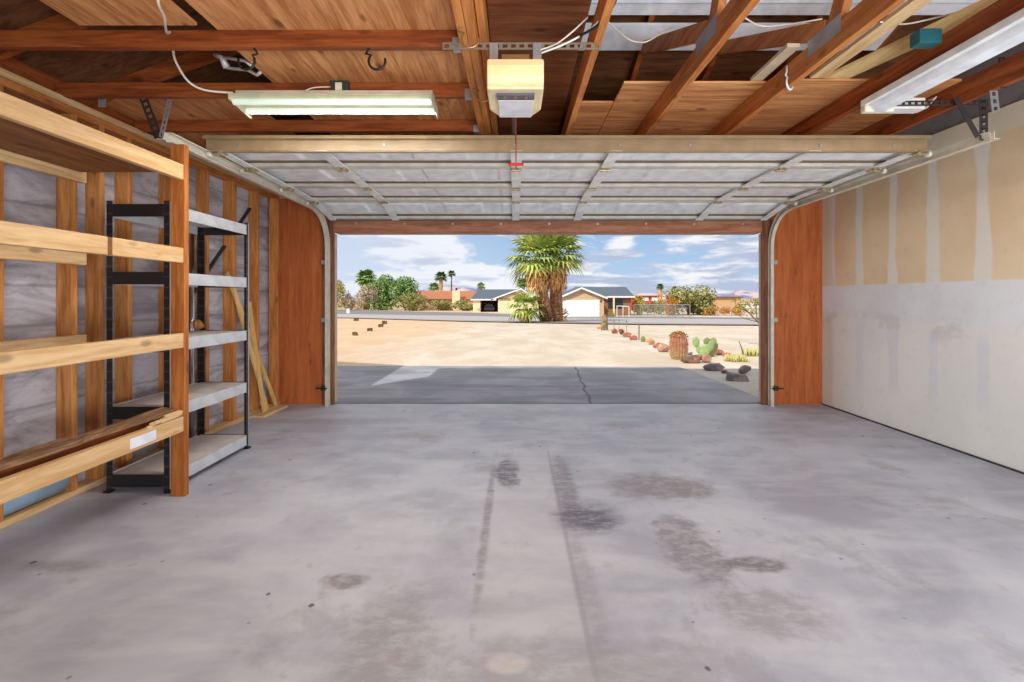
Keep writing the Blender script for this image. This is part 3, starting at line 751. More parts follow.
MB().tube([at(222, 57, 2.5), at(245, 61, 2.5), at(252, 66, 2.5)], .009, 8).build('rail', FR, fr, smooth=True)
MB().tube([at(227, 68, 2.52), at(248, 70, 2.52), at(257, 75, 2.52), at(261, 72, 2.5)], .009, 8).build('rail', FR, fr, smooth=True)

# ---------------- built-in timber shelving
ws = thing('timber_shelving', 'rough pine shelving frame with a tall post against the open stud wall', 'shelves', (-2.35, 2.1, 0))
px0, px1 = -2.115, -2.03
MB().box(px0, px1+.001, 2.762, 2.80, 0.0, 2.165).build('post', wood('orange_post', (198,124,62), (150,82,34), 'z'), ws, bevel=.003)
MB().box(px0, px1, 1.15, 1.19, 0.0, 2.165).build('post', orange('z'), ws, bevel=.003)
for z0, z1 in ((1.945, 2.038), (1.435, 1.527), (.915, 1.005)):
    MB().bar((px1-.021, 1.0, (z0+z1)/2), (px1-.021, 2.761, (z0+z1)/2), .038, z1-z0).build('beam', pale('y'), ws, bevel=.004)
    MB().box(XL+.099, XL+.137, 1.0, 2.80, z0-.012, z1-.012).build('back_beam', pale('y'), ws, bevel=.004)
MB().box(px1-.04, px1-.002, 1.0, 2.761, .402, .495).build('beam', pale('y'), ws, bevel=.004)
MB().box(XL+.099, px1-.0005, 1.0, 2.76, 2.041, 2.053).build('shelf_board', wood('dark_shelf_ply', (158,104,60), (112,66,34), 'y'), ws) if False else None
MB().box(XL+.138, px1-.042, 1.0, 2.755, 1.99, 2.004).build('shelf_board', wood('dark_shelf_ply', (158,104,60), (112,66,34), 'y'), ws)
# rough, splitting inner board on the lowest tier
rb = MB(); seg = 26
for side in (0, 1):
    pass
pts_top = []
rnd = random.Random(3)
A = []
for k in range(seg+1):
    y = 1.0+1.755*k/seg; w1 = rnd.uniform(-.006, .006); w2 = rnd.uniform(-.008, .008)
    A.append([rb.bm.verts.new(p) for p in ((-2.165+w1, y, .515), (-2.095+w2, y, .515), (-2.095+w2, y, .54+w1), (-2.165+w1, y, .545+w2))])
for k in range(seg):
    for q in range(4): rb.bm.faces.new([A[k][q], A[k][(q+1)%4], A[k+1][(q+1)%4], A[k+1][q]])
rb.bm.faces.new(A[0]); rb.bm.faces.new(A[-1][::-1])
MB().box(-2.165, -2.14, 1.0, 2.755, .41, .512).build('inner_beam', brown('y'), ws)
rb.build('rough_board', greyed('y'), ws)
sp = MB(); rnd = random.Random(5)
for k in range(9):
    y = 2.60+.018*k; z = .485+.010*(k % 3)
    sp.bar((-2.05+rnd.uniform(-.02, .02), y-.1, z+rnd.uniform(-.005, .02)), (-2.06+rnd.uniform(-.01, .02), min(2.758, y+.09), z+rnd.uniform(.0, .035)), .012, .012)
sp.build('splintered_end', pale('y'), ws)
MB().box(px1-.0018, px1-.0008, 2.375, 2.547, .42, .475).build('label_plate', mat('faded_white_paper', (222,224,232), rough=.7), ws)
MB().box(px1-.0018, px1+.001, 2.245, 2.268, 1.436, 1.526).build('strap', mat('rusty_strap', (120,80,50), rough=.6), ws)

# ---------------- black metal rack
rk = thing('metal_rack', 'black post metal rack with five grey shelves behind the pine post', 'shelving rack', (-2.36, 3.23, 0))
rx0, rx1, ry0, ry1 = -2.56, -2.165, 2.82, 3.66
for (x, y, sx_, sy_) in ((rx0, ry0, 1, 1), (rx1, ry0, -1, 1), (rx0, ry1, 1, -1), (rx1, ry1, -1, -1)):
    po = MB(); w_ = .036
    po.box(min(x, x+sx_*w_), max(x, x+sx_*w_), min(y, y+sy_*.003), max(y, y+sy_*.003), .012, 1.83)
    po.box(min(x, x+sx_*.003), max(x, x+sx_*.003), min(y+sy_*.0031, y+sy_*w_), max(y+sy_*.0031, y+sy_*w_), .012, 1.83)
    q = po.build('post', RPOST, rk)
    MB().box(x-.028 if sx_ < 0 else x-.012, x+.012 if sx_ < 0 else x+.028, y-.012 if sy_ > 0 else y-.028, y+.028 if sy_ > 0 else y+.012, 0, .012).build('foot', BLACK, q)
    if sx_ < 0: MB().box(x+.0005, x+.0025, min(y, y+sy_*.012), max(y, y+sy_*.012), .02, 1.828).build('worn_edge', GALV, q)
for k, zt in enumerate((.11, .535, .955, 1.38, 1.805)):
    s_ = thing('tmp', 'x', 'x', (0,0,0)); bpy.data.objects.remove(s_)
    sh = MB().box(rx0+.006, rx1-.006, ry0+.004, ry1-.004, zt-.012, zt).build('shelf', PARTB, rk)
    MB().box(rx1-.0055, rx1+.0045, ry0+.038, ry1-.038, zt-.075, zt+.004).build('long_beam', GREYSH, sh, bevel=.002)
    MB().box(rx0-.0045, rx0+.0055, ry0+.038, ry1-.038, zt-.075, zt+.004).build('long_beam', GREYSH, sh, bevel=.002)
    MB().box(rx0+.038, rx1-.038, ry0-.004, ry0+.0038, zt-.075, zt+.004).build('end_beam', BLACK, sh, bevel=.002)
    MB().box(rx0+.038, rx1-.038, ry1-.0038, ry1+.004, zt-.075, zt+.004).build('end_beam', BLACK, sh, bevel=.002)
tag(MB().box(-2.33, -2.25, 3.08, 3.13, .536, .556).build('wood_block', pale('x'), bevel=.002), 'small bare wood block lying on the fourth rack shelf down', 'wood block')
kn = MB().blob((-2.47, 3.50, 1.005), (.045, .06, .05), 2, .3, 4); tag(kn.build('wood_lump', wood('lump', (190,132,72), (140,90,44), 'z')), 'rounded lump of scrap wood on the middle rack shelf', 'scrap wood')
tag(MB().tube([(XL+.125, 3.72, .0), (XL+.125, 3.72, 1.76)], .022, 14).build('metal_pipe', mat('chrome_pipe', (210,214,220), rough=.15, metal=1), smooth=True), 'shiny silver pipe standing behind the rack by the wall', 'pipe')
# three long sticks lean along the stud wall behind the rack
sl = [((-2.655, 5.00, .0), (-2.685, 4.19, 1.46), 'longest thin pine stick leaning along the studs, its foot nearest the brown panel'),
      ((-2.645, 4.80, .0), (-2.672, 4.26, 1.34), 'thin pine stick leaning between the longest one and the steepest one'),
      ((-2.62, 4.70, .0), (-2.66, 4.50, 1.18), 'steepest and shortest thin pine stick leaning behind the rack corner post')]
for a, b, lab in sl:
    a, b = Vector(a), Vector(b); tag(MB().bar(a+Vector((0,0,.032)), b, .045, .018, (1,0,0)).build('pine_stick', wood('yellow_slat', (236,198,132), (210,162,96), 'z', knots=.1)), lab, 'wooden stick')
tag(MB().box(-2.69, -2.54, 4.55, 5.03, 0.001, .028).build('wood_offcut', pale('y'), bevel=.002), 'flat pale offcut board on the floor under the leaning sticks', 'board')
# ------------------------------------------------------------------ outside ground
def grid_ground(x0, x1, ys, name, m, zoff=0, nx=2):
    bm = MB(); rows = []
    for y in ys: rows.append([bm.bm.verts.new((x0(y)+(x1(y)-x0(y))*k/nx, y, gz(y)+zoff)) for k in range(nx+1)])
    for a, b in zip(rows, rows[1:]):
        for k in range(nx): bm.bm.faces.new([a[k], a[k+1], b[k+1], b[k]])
    return struct(bm.build(name, m, keep=True))
wide = lambda y: max(60, abs(y)*2.5)
grid_ground(lambda y: -wide(y), lambda y: wide(y), [YF+.12, 10, 20, 30, 42, 54, 70, 85, 100, 150, 200, 300, 500, 900, 1500, 3000, 6500], 'ground', SAND, -.012)
def zg(y): return gz(y)-.012
def slab(pts, z0, z1): return MB().prism([(x, y, z0) for x, y in pts], (0, 0, z1-z0))
struct(slab([(-4.6, YF+.036), (3.0, YF+.036), (3.0, 6.2), (2.95, 7.75), (2.9, 8.0), (-1.5, 8.1), (-4.6, 8.15)], -.10, -.004).build('driveway', DRIVE))
GRAV = mat('grey_gravel', build=lambda t, b: (lambda v: t.put(b.inputs['Base Color'], t.mix(v, lin((134,128,126)), lin((222,216,210)))))(t.m('MULTIPLY', 1., t.noise(t.node('ShaderNodeNewGeometry').outputs['Position'], 18, 5, .8))), rough=.95, bump=(60, 1.))
struct(slab([(3.003, YF+.13), (9, YF+.13), (9, 7.9), (2.96, 7.76), (3.003, 6.2)], -.10, -.006).build('gravel_bed', GRAV))

struct(MB().poly([(-60, YF+.12, -.02), (60, YF+.12, -.02), (60, -60, -.14), (-60, -60, -.14)]).build('yard_behind', SAND))
# road: pale near lane, darker far lane, running off obliquely
ASPH = mat('pale_asphalt', (172,166,166), rough=.9); ASPD = mat('dark_asphalt', (128,124,128), rough=.9)
def strip(pa, pb, name, m, zo):
    """strip between two polylines of photograph ground points"""
    bm = MB(); A = [gpt(*p) for p in pa]; B = [gpt(*p) for p in pb]
    n = 12; rows = []
    for a, b in zip(A, B):
        rows.append([bm.bm.verts.new((a.x+(b.x-a.x)*k/n, a.y+(b.y-a.y)*k/n, gz(a.y+(b.y-a.y)*k/n)+zo)) for k in range(n+1)])
    for a, b in zip(rows, rows[1:]):
        for k in range(n): bm.bm.faces.new([a[k], a[k+1], b[k+1], b[k]])
    return struct(bm.build(name, m))
strip([(150,315.5),(345,317.8),(470,321.3),(560,322.3),(640,323.8),(760,325),(950,327)], [(150,312.5),(345,314),(470,316),(560,317.8),(640,318.2),(760,319.3),(950,320)], 'road', ASPH, .02)
strip([(150,312.6),(345,314.1),(470,316.1),(560,317.9),(640,318.4),(760,319.5),(950,320.2)], [(150,309.6),(345,310.3),(470,312.8),(560,316),(640,316.8),(760,317.9),(950,318.5)], 'road_far_lane', ASPD, .03)
strip([(150,316.1),(345,318.3),(470,322),(560,323.6),(640,325),(760,325.9),(950,328)], [(150,315.4),(345,317.7),(470,321.2),(560,322.1),(640,323.6),(760,324.8),(950,326.8)], 'kerb_shadow', mat('kerb_shadow_grey', (146,136,132), rough=.9), .05)  # flat strip with the kerb's shadow put into its darker colour

# neighbouring house wing to the left, out of the picture, whose eave throws the second shadow on the drive
hw = sroot('house_wing', (-7, 3.5, 0))
MB().box(-10, -4.3, -1, 5.75, 0, 2.45).build('wing_wall', STUC, hw)
MB().prism([(-10, 6.2, 2.35), (-3.85, 6.2, 2.35), (-6.9, 6.2, 3.3)], (0, -8, 0)).build('wing_roof', mat('brown_shingle', (110,86,70), rough=.9), hw)

# ------------------------------------------------------------------ foliage helpers
def leaves(mb, c, r, n, size, rnd, shell=.55, squash=1):
    for _ in range(n):
        d = Vector((rnd.gauss(0,1), rnd.gauss(0,1), rnd.gauss(0,1))).normalized(); q = rnd.uniform(shell, 1)**.6
        p = Vector((c[0]+d.x*r[0]*q, c[1]+d.y*r[1]*q, c[2]+d.z*r[2]*q))
        a = Vector((rnd.gauss(0,1), rnd.gauss(0,1), rnd.gauss(0,1))).normalized(); b = a.cross(d+Vector((.1,.2,.3))).normalized()
        s = size*rnd.uniform(.6, 1.3)
        mb.poly([p-a*s-b*s*.3, p+b*s*.45-a*s*.2, p+a*s, p-b*s*.45+a*s*.2][:4])
def tree(name, lab, cat, px0, px1, ptop, pbase, Y, mat_, n=900, size=None, blobs=7, group=None, seed=1, trunk=True, low=.0, sparse=.55):
    rnd = random.Random(seed); m = Y/450; w = (px1-px0)*m; X = ((px0+px1)/2-515)*m
    zt = 1.22+(298-ptop)*m; zb = gz(Y) if pbase is None else 1.22+(298-pbase)*m
    zb = min(zb, gz(Y)) if pbase is None else gz(Y)
    H = zt-zb; t_ = thing(name, lab, cat, (X, Y, zb), group)
    size = size or max(w, H)*.036; n = int(n*2.2)
    fo = MB()
    for k in range(blobs):
        fx = rnd.uniform(-.5, .5)*.7; fz = rnd.uniform(low+.18, .80)
        rr = rnd.uniform(.22, .34)
        c = (X+fx*w, Y+rnd.uniform(-.25, .25)*w, zb+fz*H*(1-.25*abs(fx)))
        leaves(fo, c, (w*rr, w*rr, min(H*rr*1.0, zt-c[2], c[2]-zb+.1*H)), n//blobs, size, rnd, sparse)
    fo.build('foliage', mat_, t_)
    if trunk:
        tr = MB(); tr.tube([(X, Y, zb-.05), (X+w*.03, Y, zb+H*.3), (X-w*.02, Y, zb+H*.55)], [w*.03, w*.022, w*.012], 7)
        for k in range(5):
            a = rnd.uniform(0, 2*PI); tr.tube([(X, Y, zb+H*(.15+.06*k)), (X+math.cos(a)*w*.18, Y+math.sin(a)*w*.18, zb+H*(.4+.06*k)), (X+math.cos(a)*w*.32, Y+math.sin(a)*w*.3, zb+H*(.62+.03*k))], [w*.016, w*.01, w*.005], 6)
        tr.build('trunk', mat('grey_bark', (120,96,78), rough=.95), t_, smooth=True)
    return t_
def fan_leaf(mb, base, dirv, plen, blade, n, rnd, droop=.5, bw=.07):
    """petiole then a fan of narrow blades with drooping tips"""
    d = dirv.normalized(); side = d.cross(Vector((0,0,1)))
    if side.length < .05: side = Vector((1,0,0))
    side.normalize(); up = side.cross(d).normalized()
    hub = base+d*plen+Vector((0,0,-droop*plen*.15))
    s = plen*.018+.008
    mb.poly([base-side*s, base+side*s, hub+side*s*.6, hub-side*s*.6])
    dd = (d+Vector((0,0,-droop*.5))).normalized(); up2 = side.cross(dd).normalized()
    for k in range(n):
        a = (k/(n-1)-.5)*PI*1.25
        v = (dd*math.cos(a)+side*math.sin(a)).normalized()
        L = blade*(.75+.25*math.cos(a))*rnd.uniform(.88, 1.08)
        w = blade*bw
        q = v.cross(up2).normalized()*w
        m1 = hub+v*L*.55+up2*.04*L; tip = hub+v*L*.95+Vector((0,0,-droop*L*.42))
        mb.poly([hub, m1-q, m1+q]); mb.poly([m1-q, tip, m1+q])
PALMG = leafm('palm_green', (112,142,66), (198,204,112)); PALMD = leafm('palm_dark', (52,84,40), (92,120,58))
SKIRT = leafm('palm_skirt', (206,146,88), (242,202,146)); BARK = rockm('palm_bark', (120,84,60), (176,128,92))
def palm(lab, pxc, ptop, pcrown, pbase, Y, R, seed, nf=30, blades=13, matl=None, skirt=True, tw=.3, name='fan_palm', group=None, lean=0, zbase=None, matb=None, bw=.075, droop=.5, sr=1.):
    rnd = random.Random(seed); m = Y/450; X = (pxc-515)*m; zb = gz(Y) if zbase is None else zbase
    zc = 1.22+(298-pcrown)*m
    t_ = thing(name, lab, 'palm tree', (X, Y, zb), group)
    pts = [(X+lean*k/6, Y, zb-.05+(zc-zb)*k/6) for k in range(7)]
    MB().tube(pts, [tw*(1.25-.06*k) for k in range(7)], 10).build('trunk', matb or BARK, t_, smooth=True)
    base = Vector((X+lean, Y, zc)); cr = MB()
    for k in range(nf):
        el = -.5+1.75*((k+.5)/nf)+rnd.uniform(-.12, .12); az = k*2.399+rnd.uniform(-.2, .2)
        d = Vector((math.cos(el)*math.cos(az), math.cos(el)*math.sin(az), math.sin(el)))
        fan_leaf(cr, base+Vector((0,0,rnd.uniform(-.05,.1)*R)), d, R*.45, R*.58, blades, rnd, droop, bw)
    cr.build('crown', matl or PALMG, t_)
    if skirt:
        sk = MB(); H = (zc-zb)*skirt
        for k in range(int(nf*14)):
            a = rnd.uniform(0, 2*PI); r0 = tw*rnd.uniform(1.0, 1.5); z0 = zc-rnd.random()*H*.8; L = H*rnd.uniform(.18, .36)
            r1 = r0+R*sr*rnd.uniform(.05, .20)*(1-.5*(zc-z0)/H)
            p0 = Vector((base.x+math.cos(a)*r0, Y+math.sin(a)*r0, z0)); p1 = Vector((base.x+math.cos(a)*r1, Y+math.sin(a)*r1, z0-L*.5)); p2 = p1+Vector((math.cos(a)*-.02, 0, -L*.6))
            w = R*.03; q = Vector((-math.sin(a), math.cos(a), 0))*w
            sk.poly([p0-q*.5, p0+q*.5, p1+q, p1-q]); sk.poly([p1-q, p1+q, p2])
        sk.build('dead_frond_skirt', SKIRT, t_)
    return t_
# the big palm: two heads close together plus a small one in front
palm('taller fan palm with a huge hanging brown skirt, its trunk beside the white garage door', 556, 234, 257, 322, 34, 2.75, 11, 38, 15, bw=.062, droop=.42, skirt=.50, tw=.44, sr=.85, matb=BARK)
palm('fan palm with a long brown skirt leaning away behind the small palm', 547, 234, 259, 322, 33.2, 2.75, 12, 36, 15, bw=.062, droop=.42, skirt=.52, tw=.40, lean=-.75, sr=.8)
palm('short green fan palm at the foot of the two big palms', 525.5, 290, 308, 323, 32.2, 1.7, 13, 30, 11, skirt=.9, tw=.22, name='young_palm')
db = MB(); rnd = random.Random(8)
for k in range(150):
    a = rnd.uniform(0, 2*PI); r = rnd.uniform(.3, 1.0); zz = rnd.uniform(0, .9)**1.5
    p = Vector((2.75+math.cos(a)*r, 32.9+math.sin(a)*r*.6, gz(33)+zz*1.0)); v = Vector((math.cos(a)*.25, math.sin(a)*.2, rnd.uniform(-.3, .4)))
    q = Vector((rnd.uniform(-1,1), rnd.uniform(-1,1), rnd.uniform(-1,1))).normalized()*.06
    db.poly([p-q, p+q, p+v+q*.5, p+v-q*.5])
tag(db.build('palm_litter', leafm('litter', (96,64,48), (176,126,84))), 'heap of dead brown palm fronds around the big palm trunks', 'dead fronds', kind='stuff')

# far palms
FP = leafm('palm_mid', (84,124,56), (140,166,78)); PALMD = leafm('palm_dark', (72,104,58), (112,138,74))
palm('round topped palm rising above the grey bushes near the door track', 366, 271, 279, None, 104, 3.0, 21, 34, 11, matl=FP, skirt=.45, tw=.5, bw=.14)
palm('far palm with a full crown, the nearer of the pair above the red roof', 441, 272, 277.5, None, 125, 2.3, 22, 30, 9, matl=PALMD, skirt=.5, tw=.25, bw=.14, sr=.5)
palm('far slim palm with a small round crown, beside the fuller one above the red roof', 451.5, 270, 274, None, 128, 1.5, 23, 28, 9, matl=PALMD, skirt=False, tw=.2, bw=.14)
palm('short far palm behind the red roof end, lower than the pair beside it', 434, 284, 288, None, 118, 2.0, 24, 26, 9, matl=FP, skirt=False, tw=.25, bw=.14)
palm('far palm between the red roofed house and the carport house', 481, 282, 286.5, None, 110, 1.4, 25, 26, 9, matl=FP, skirt=.5, tw=.22, bw=.14)
palm('far palm peeping between the carport house and the big palm', 522, 277, 284, None, 105, 2.0, 26, 28, 9, matl=FP, skirt=.5, tw=.3, bw=.14)
palm('far palm with a thick pale skirt beside the small red building', 660, 284, 287, None, 92, .95, 27, 30, 9, matl=PALMD, skirt=.75, tw=.28, bw=.16, sr=.7)

# bushes and trees beyond the road, left to right
G1 = leafm('foliage_green', (92,132,64), (148,176,98)); G2 = leafm('foliage_grey', (164,150,122), (204,186,156)); G3 = leafm('foliage_olive', (124,130,74), (176,166,106)); G4 = leafm('foliage_orange', (176,108,44), (206,150,66)); G5 = leafm('foliage_yellow', (156,150,60), (196,182,84))
tree('shrub', 'olive and yellow shrub right beside the door jamb beyond the road', 'shrub', 322, 348, 279, None, 98, G5, 900, seed=31)
tree('shrub', 'grey dry shrub in front of the round topped palm', 'shrub', 342, 362, 286, None, 97, G2, 900, seed=32)
tree('shrub', 'tall grey brown shrub against the big green tree', 'shrub', 356, 382, 281, None, 95, G2, 1100, seed=33)
tree('leafy_tree', 'large bushy green tree beyond the road left of the red roof', 'tree', 372, 400, 274, None, 96, G1, 1800, seed=34, blobs=12)
tree('leafy_tree', 'bushy green tree touching the red roofed house', 'tree', 392, 418, 276, None, 94, G1, 1700, seed=35, blobs=12)
tree('shrub', 'low sage green shrub under the two green trees', 'shrub', 398, 430, 293, None, 90, G3, 900, seed=36)
tree('shrub', 'low dark olive hedge in front of the red roofed house', 'shrub', 430, 456, 299, None, 92, G3, 900, seed=37, trunk=False)
tree('shrub', 'low green hedge below the cream chimney', 'shrub', 452, 477, 300, None, 90, G3, 900, seed=38, trunk=False)

# houses
RTILE = mat('red_roof_tile', (176,112,82), rough=.9); CRM = mat('cream_wall', (236,216,178), rough=.9); TANW = mat('tan_wall', (212,180,140), rough=.9)
SLATE = mat('slate_roof', (88,98,112), rough=.85); BRW = mat('brown_wall', (148,104,72), rough=.9); DARKW = mat('dark_glass', (44,46,52), rough=.2); FASC = mat('white_fascia', (244,240,236), rough=.6)
def P3(px, py, Y): return tuple(at(px, py, Y))
h = thing('house', 'low house with an orange red tiled roof and cream chimney', 'house', (-12, 103, gz(100)))
z0 = gz(100)-.1; x0, x1 = at(412, 0, 100).x, at(482, 0, 100).x
MB().box(x0+.3, x1-.3, 100.5, 108, z0, at(0, 298.5, 100).z).build('wall', TANW, h)
za, zb_ = at(0, 298.5, 100).z-.1, at(0, 291, 104).z
MB().prism([(x0-.3, 99.8, za), (x0-.3, 104.2, zb_), (x0-.3, 108.6, za)], (x1-x0+.6, 0, 0)).build('roof', RTILE, h)
c_ = at(456.5, 290, 99)
MB().box(c_.x-.95, c_.x+.75, 98.9, 99.7, z0, c_.z-.1).build('chimney', CRM, h)
MB().box(c_.x-.25, c_.x+.15, 99.1, 99.5, c_.z-.1, c_.z+.5).build('chimney_pipe', DARKW, h)
# carport house
h = thing('house', 'cream house with a slate roof and a shaded open carport', 'house', (-2, 82, gz(80)))
Y = 80; z0 = gz(80)-.05
xa, xb, xc = at(473, 0, Y).x, at(498, 0, Y).x, at(532, 0, Y).x; ze = at(0, 299, Y).z; zr = at(0, 289.5, Y).z
MB().box(xa, xa+1.3, Y, Y+6, z0, ze).build('wall', CRM, h); MB().box(xb, xc, Y, Y+6, z0, ze).build('wall', CRM, h)
MB().box(xa+1.3, xb, Y+5, Y+6, z0, ze).build('wall', BRW, h)
xm = at(521, 0, Y).x
MB().prism([(xb-.4, Y, ze), (xm, Y, zr-.2), (xc+.5, Y, ze)], (0, 8, 0)).build('gable', TANW, h)
rr = MB(); rr.prism([(xb-1.2, Y-.4, ze-.25), (xm, Y-.4, zr), (xc+1., Y-.4, ze-.25), (xc+1., Y-.4, ze), (xm, Y-.4, zr+.25), (xb-1.2, Y-.4, ze)], (0, .25, 0)); rr.build('fascia', FASC, h)
rr = MB(); rr.prism([(xb-1.2, Y-.14, ze), (xm, Y-.14, zr+.25), (xc+1., Y-.14, ze), (xc+1., Y-.14, ze+.1), (xm, Y-.14, zr+.36), (xb-1.2, Y-.14, ze+.1)], (0, 8.5, 0)); rr.build('roof', SLATE, h)
MB().prism([(xa-.4, Y-.3, ze), (xa+.6, Y+4, zr+.1), (xa+1.0, Y+8, ze)], (xb-xa+2.5, 0, 0)).build('roof', SLATE, h)
MB().box(xa-.4, xb-.3, Y-.4, Y-.1, ze-.25, ze).build('fascia', FASC, h)
cr = thing('car', 'dark car parked in the shaded carport', 'car', ((xa+xb)/2+.4, 82, z0))
cx = (xa+xb)/2+.6; b = MB()
b.prism([(cx-.95, 80.8, z0+.3), (cx-.98, 80.8, z0+.9), (cx-.72, 80.8, z0+1.05), (cx-.6, 80.8, z0+1.5), (cx+.6, 80.8, z0+1.5), (cx+.72, 80.8, z0+1.05), (cx+.98, 80.8, z0+.9), (cx+.95, 80.8, z0+.3)], (0, 3.6, 0)); b.build('body', mat('dark_car', (48,50,58), rough=.3), cr, bevel=.05)
for sx_ in (-.8, .8):
    MB().tube([(cx+sx_-.1, 81.5, z0+.33), (cx+sx_+.1, 81.5, z0+.33)], .33, 14).build('wheel', BLKWIRE, cr)
tree('shrub', 'small yellow green bush at the corner of the carport house', 'shrub', 475, 481, 307, None, 78, G5, 200, seed=40, trunk=False)
# white garage door house
h = thing('house', 'tan gabled garage with a wide white door across the road', 'house', (8, 57, gz(54)))
Y = 54; z0 = gz(54)-.15; xa, xb = at(560, 0, Y).x, at(604, 0, Y).x; ze = at(0, 297.5, Y).z; zr = at(0, 289, Y).z; xm = (xa+xb)/2-.1
MB().prism([(xa, Y, z0), (xb, Y, z0), (xb, Y, ze), (xm, Y, zr), (xa, Y, ze)], (0, 6, 0)).build('wall', TANW, h)
wd = MB(); d0, d1 = at(562.5, 0, Y).x, at(599.5, 0, Y).x; zt = at(0, 300, Y).z
wd.box(d0, d1, Y-.06, Y-.005, z0+.05, zt)
wdo = wd.build('garage_door', mat('bright_white', (250,250,250), rough=.5), h)
for k in range(1, 4): MB().box(d0, d1, Y-.066, Y-.061, z0+(zt-z0)*k/4-.012, z0+(zt-z0)*k/4+.012).build('panel_joint', mat('joint_grey', (200,200,204)), wdo)
MB().prism([(xa-.5, Y-.45, ze-.30), (xm, Y-.45, zr+.0), (xb+.35, Y-.45, ze-.22), (xb+.35, Y-.45, ze-.0), (xm, Y-.45, zr+.22), (xa-.5, Y-.45, ze-.08)], (0, .2, 0)).build('fascia', FASC, h)
MB().prism([(xa-.5, Y-.24, ze-.08), (xm, Y-.24, zr+.22), (xb+.35, Y-.24, ze), (xb+.35, Y-.24, ze+.08), (xm, Y-.24, zr+.3), (xa-.5, Y-.24, ze)], (0, 6.5, 0)).build('roof', SLATE, h)
q = at(600.8, 301, Y); MB().box(q.x-.06, q.x+.06, Y-.12, Y-.002, q.z-.12, q.z+.12).build('wall_lamp', DARKW, h)
# brown house behind with slate roof
h = thing('house', 'brown house with a dark slate roof joined behind the white door garage', 'house', (14, 64, gz(60)))
Y = 60; z0 = gz(60)-.1; xa, xb = at(600, 0, Y).x, at(631, 0, Y).x; ze = at(0, 296.5, Y).z; zr = at(0, 288, Y+4).z
MB().box(xa, xb, Y, Y+8, z0, ze).build('wall', BRW, h)
xr0, xr1 = at(579, 0, Y).x, at(625.5, 0, Y+4).x
MB().prism([(xb, Y, ze), (xb, Y+8, ze), (xb, Y+4, zr-.1)], (-3, 0, 0)).build('gable', BRW, h)
MB().prism([(xb+.3, Y-.5, ze-.1), (xb+.3, Y+4, zr), (xb+.3, Y+8.5, ze-.1), (xb+.3, Y+8.5, ze+.05), (xb+.3, Y+4, zr+.16), (xb+.3, Y-.5, ze+.05)], (xr0-xb-.3, 0, 0)).build('roof', SLATE, h)
MB().box(xr0+3, xb+.4, Y-.6, Y-.5, ze-.15, ze+.05).build('fascia', FASC, h)
for px in (612, 619): 
    c_ = at(px, 304, Y); MB().box(c_.x-.5, c_.x+.5, Y-.05, Y-.003, c_.z-.6, c_.z+.6).build('window', DARKW, h)
c_ = at(614, 0, Y-2).x; MB().box(c_-.1, c_+.1, Y-2, Y-1.8, z0, ze-.12).build('porch_post', CRM, h)
# patio rail and things in front of the brown house
fe = thing('porch_rail', 'low white pipe rail in front of the brown house', 'rail', (12.5, 54, gz(54)))
A_, B_ = at(617, 306, 53), at(629, 306.5, 53)
MB().tube([A_, B_], .05, 6).build('top_rail', FASC, fe)
for f_ in (0, .5, 1):
    p = A_.lerp(B_, f_); MB().tube([(p.x, p.y, gz(53)), p], .045, 6).build('post', FASC, fe)
tree('shrub', 'grey green shrub under the slate eave of the brown house', 'shrub', 606, 616, 309, None, 52, G3, 300, seed=41, trunk=False)
# chain link fence
fe = thing('chain_link_fence', 'grey chain link fence beyond the road in front of the olive trees', 'fence', (18, 50, gz(50)))
LINK = mat('fence_wire', (150,148,140), rough=.5, metal=.4)
FA, FB = gpt(634, 316.0), gpt(690, 317.0); hgt = 1.5
for k in range(9):
    p = FA.lerp(FB, k/8); MB().tube([(p.x, p.y, gz(p.y)-.05), (p.x, p.y, gz(p.y)+hgt)], .045, 6).build('post', LINK, fe)
a_, b_ = Vector((FA.x, FA.y, gz(FA.y)+hgt-.03)), Vector((FB.x, FB.y, gz(FB.y)+hgt-.03)); MB().tube([a_, b_], .03, 6).build('top_rail', LINK, fe)
mesh = MB(); nn = 60
for k in range(nn):
    for s_ in (-1, 1):
        u0, u1 = k/nn, (k+s_*6)/nn
        if 0 <= u1 <= 1:
            p, q = FA.lerp(FB, u0), FA.lerp(FB, u1); mesh.bar((p.x, p.y, gz(p.y)+.05), (q.x, q.y, gz(q.y)+hgt-.05), .014, .014)
mesh.build('wire_mesh', LINK, fe)
tree('shrub', 'yellow green shrub between the brown house and the fence', 'shrub', 631, 644, 293, None, 62, G5, 800, seed=42)
tree('shrub', 'low olive shrub just behind the chain link fence under the far palm', 'shrub', 643, 668, 300, None, 66, G3, 900, seed=43, trunk=False)
tree('shrub', 'orange brown shrub beside the far thick skirted palm', 'shrub', 664, 680, 295, None, 60, G4, 700, seed=44)
tree('spreading_tree', 'wide olive and grey spreading tree behind the fence', 'tree', 664, 712, 284, None, 62, G3, 2200, seed=45, blobs=13, sparse=.2)
for k, (a, b, tp, lab) in enumerate(((703, 718, 305, 'low orange hedge bush right of the spreading tree'), (716, 731, 306, 'low rusty orange hedge bush in the middle of the row'), (729, 746, 306, 'low orange hedge bush nearest the branching shrub'))):
    tree('hedge_bush', lab, 'shrub', a, b, tp, None, 60, G4, 500, seed=46+k, trunk=False)
h = thing('building', 'small red building far behind the fence', 'building', (27, 100, gz(100)))
q0, q1 = at(637, 0, 92).x, at(657, 0, 92).x
MB().box(q0, q1, 92, 97, gz(92)-.1, at(0, 296.5, 92).z).build('wall', mat('red_wall', (196,72,52), rough=.9), h)
MB().box(q0-.3, q1+.3, 91.6, 97.4, at(0, 296.5, 92).z, at(0, 295.6, 92).z).build('roof', mat('dark_red_roof', (120,56,48), rough=.9), h)
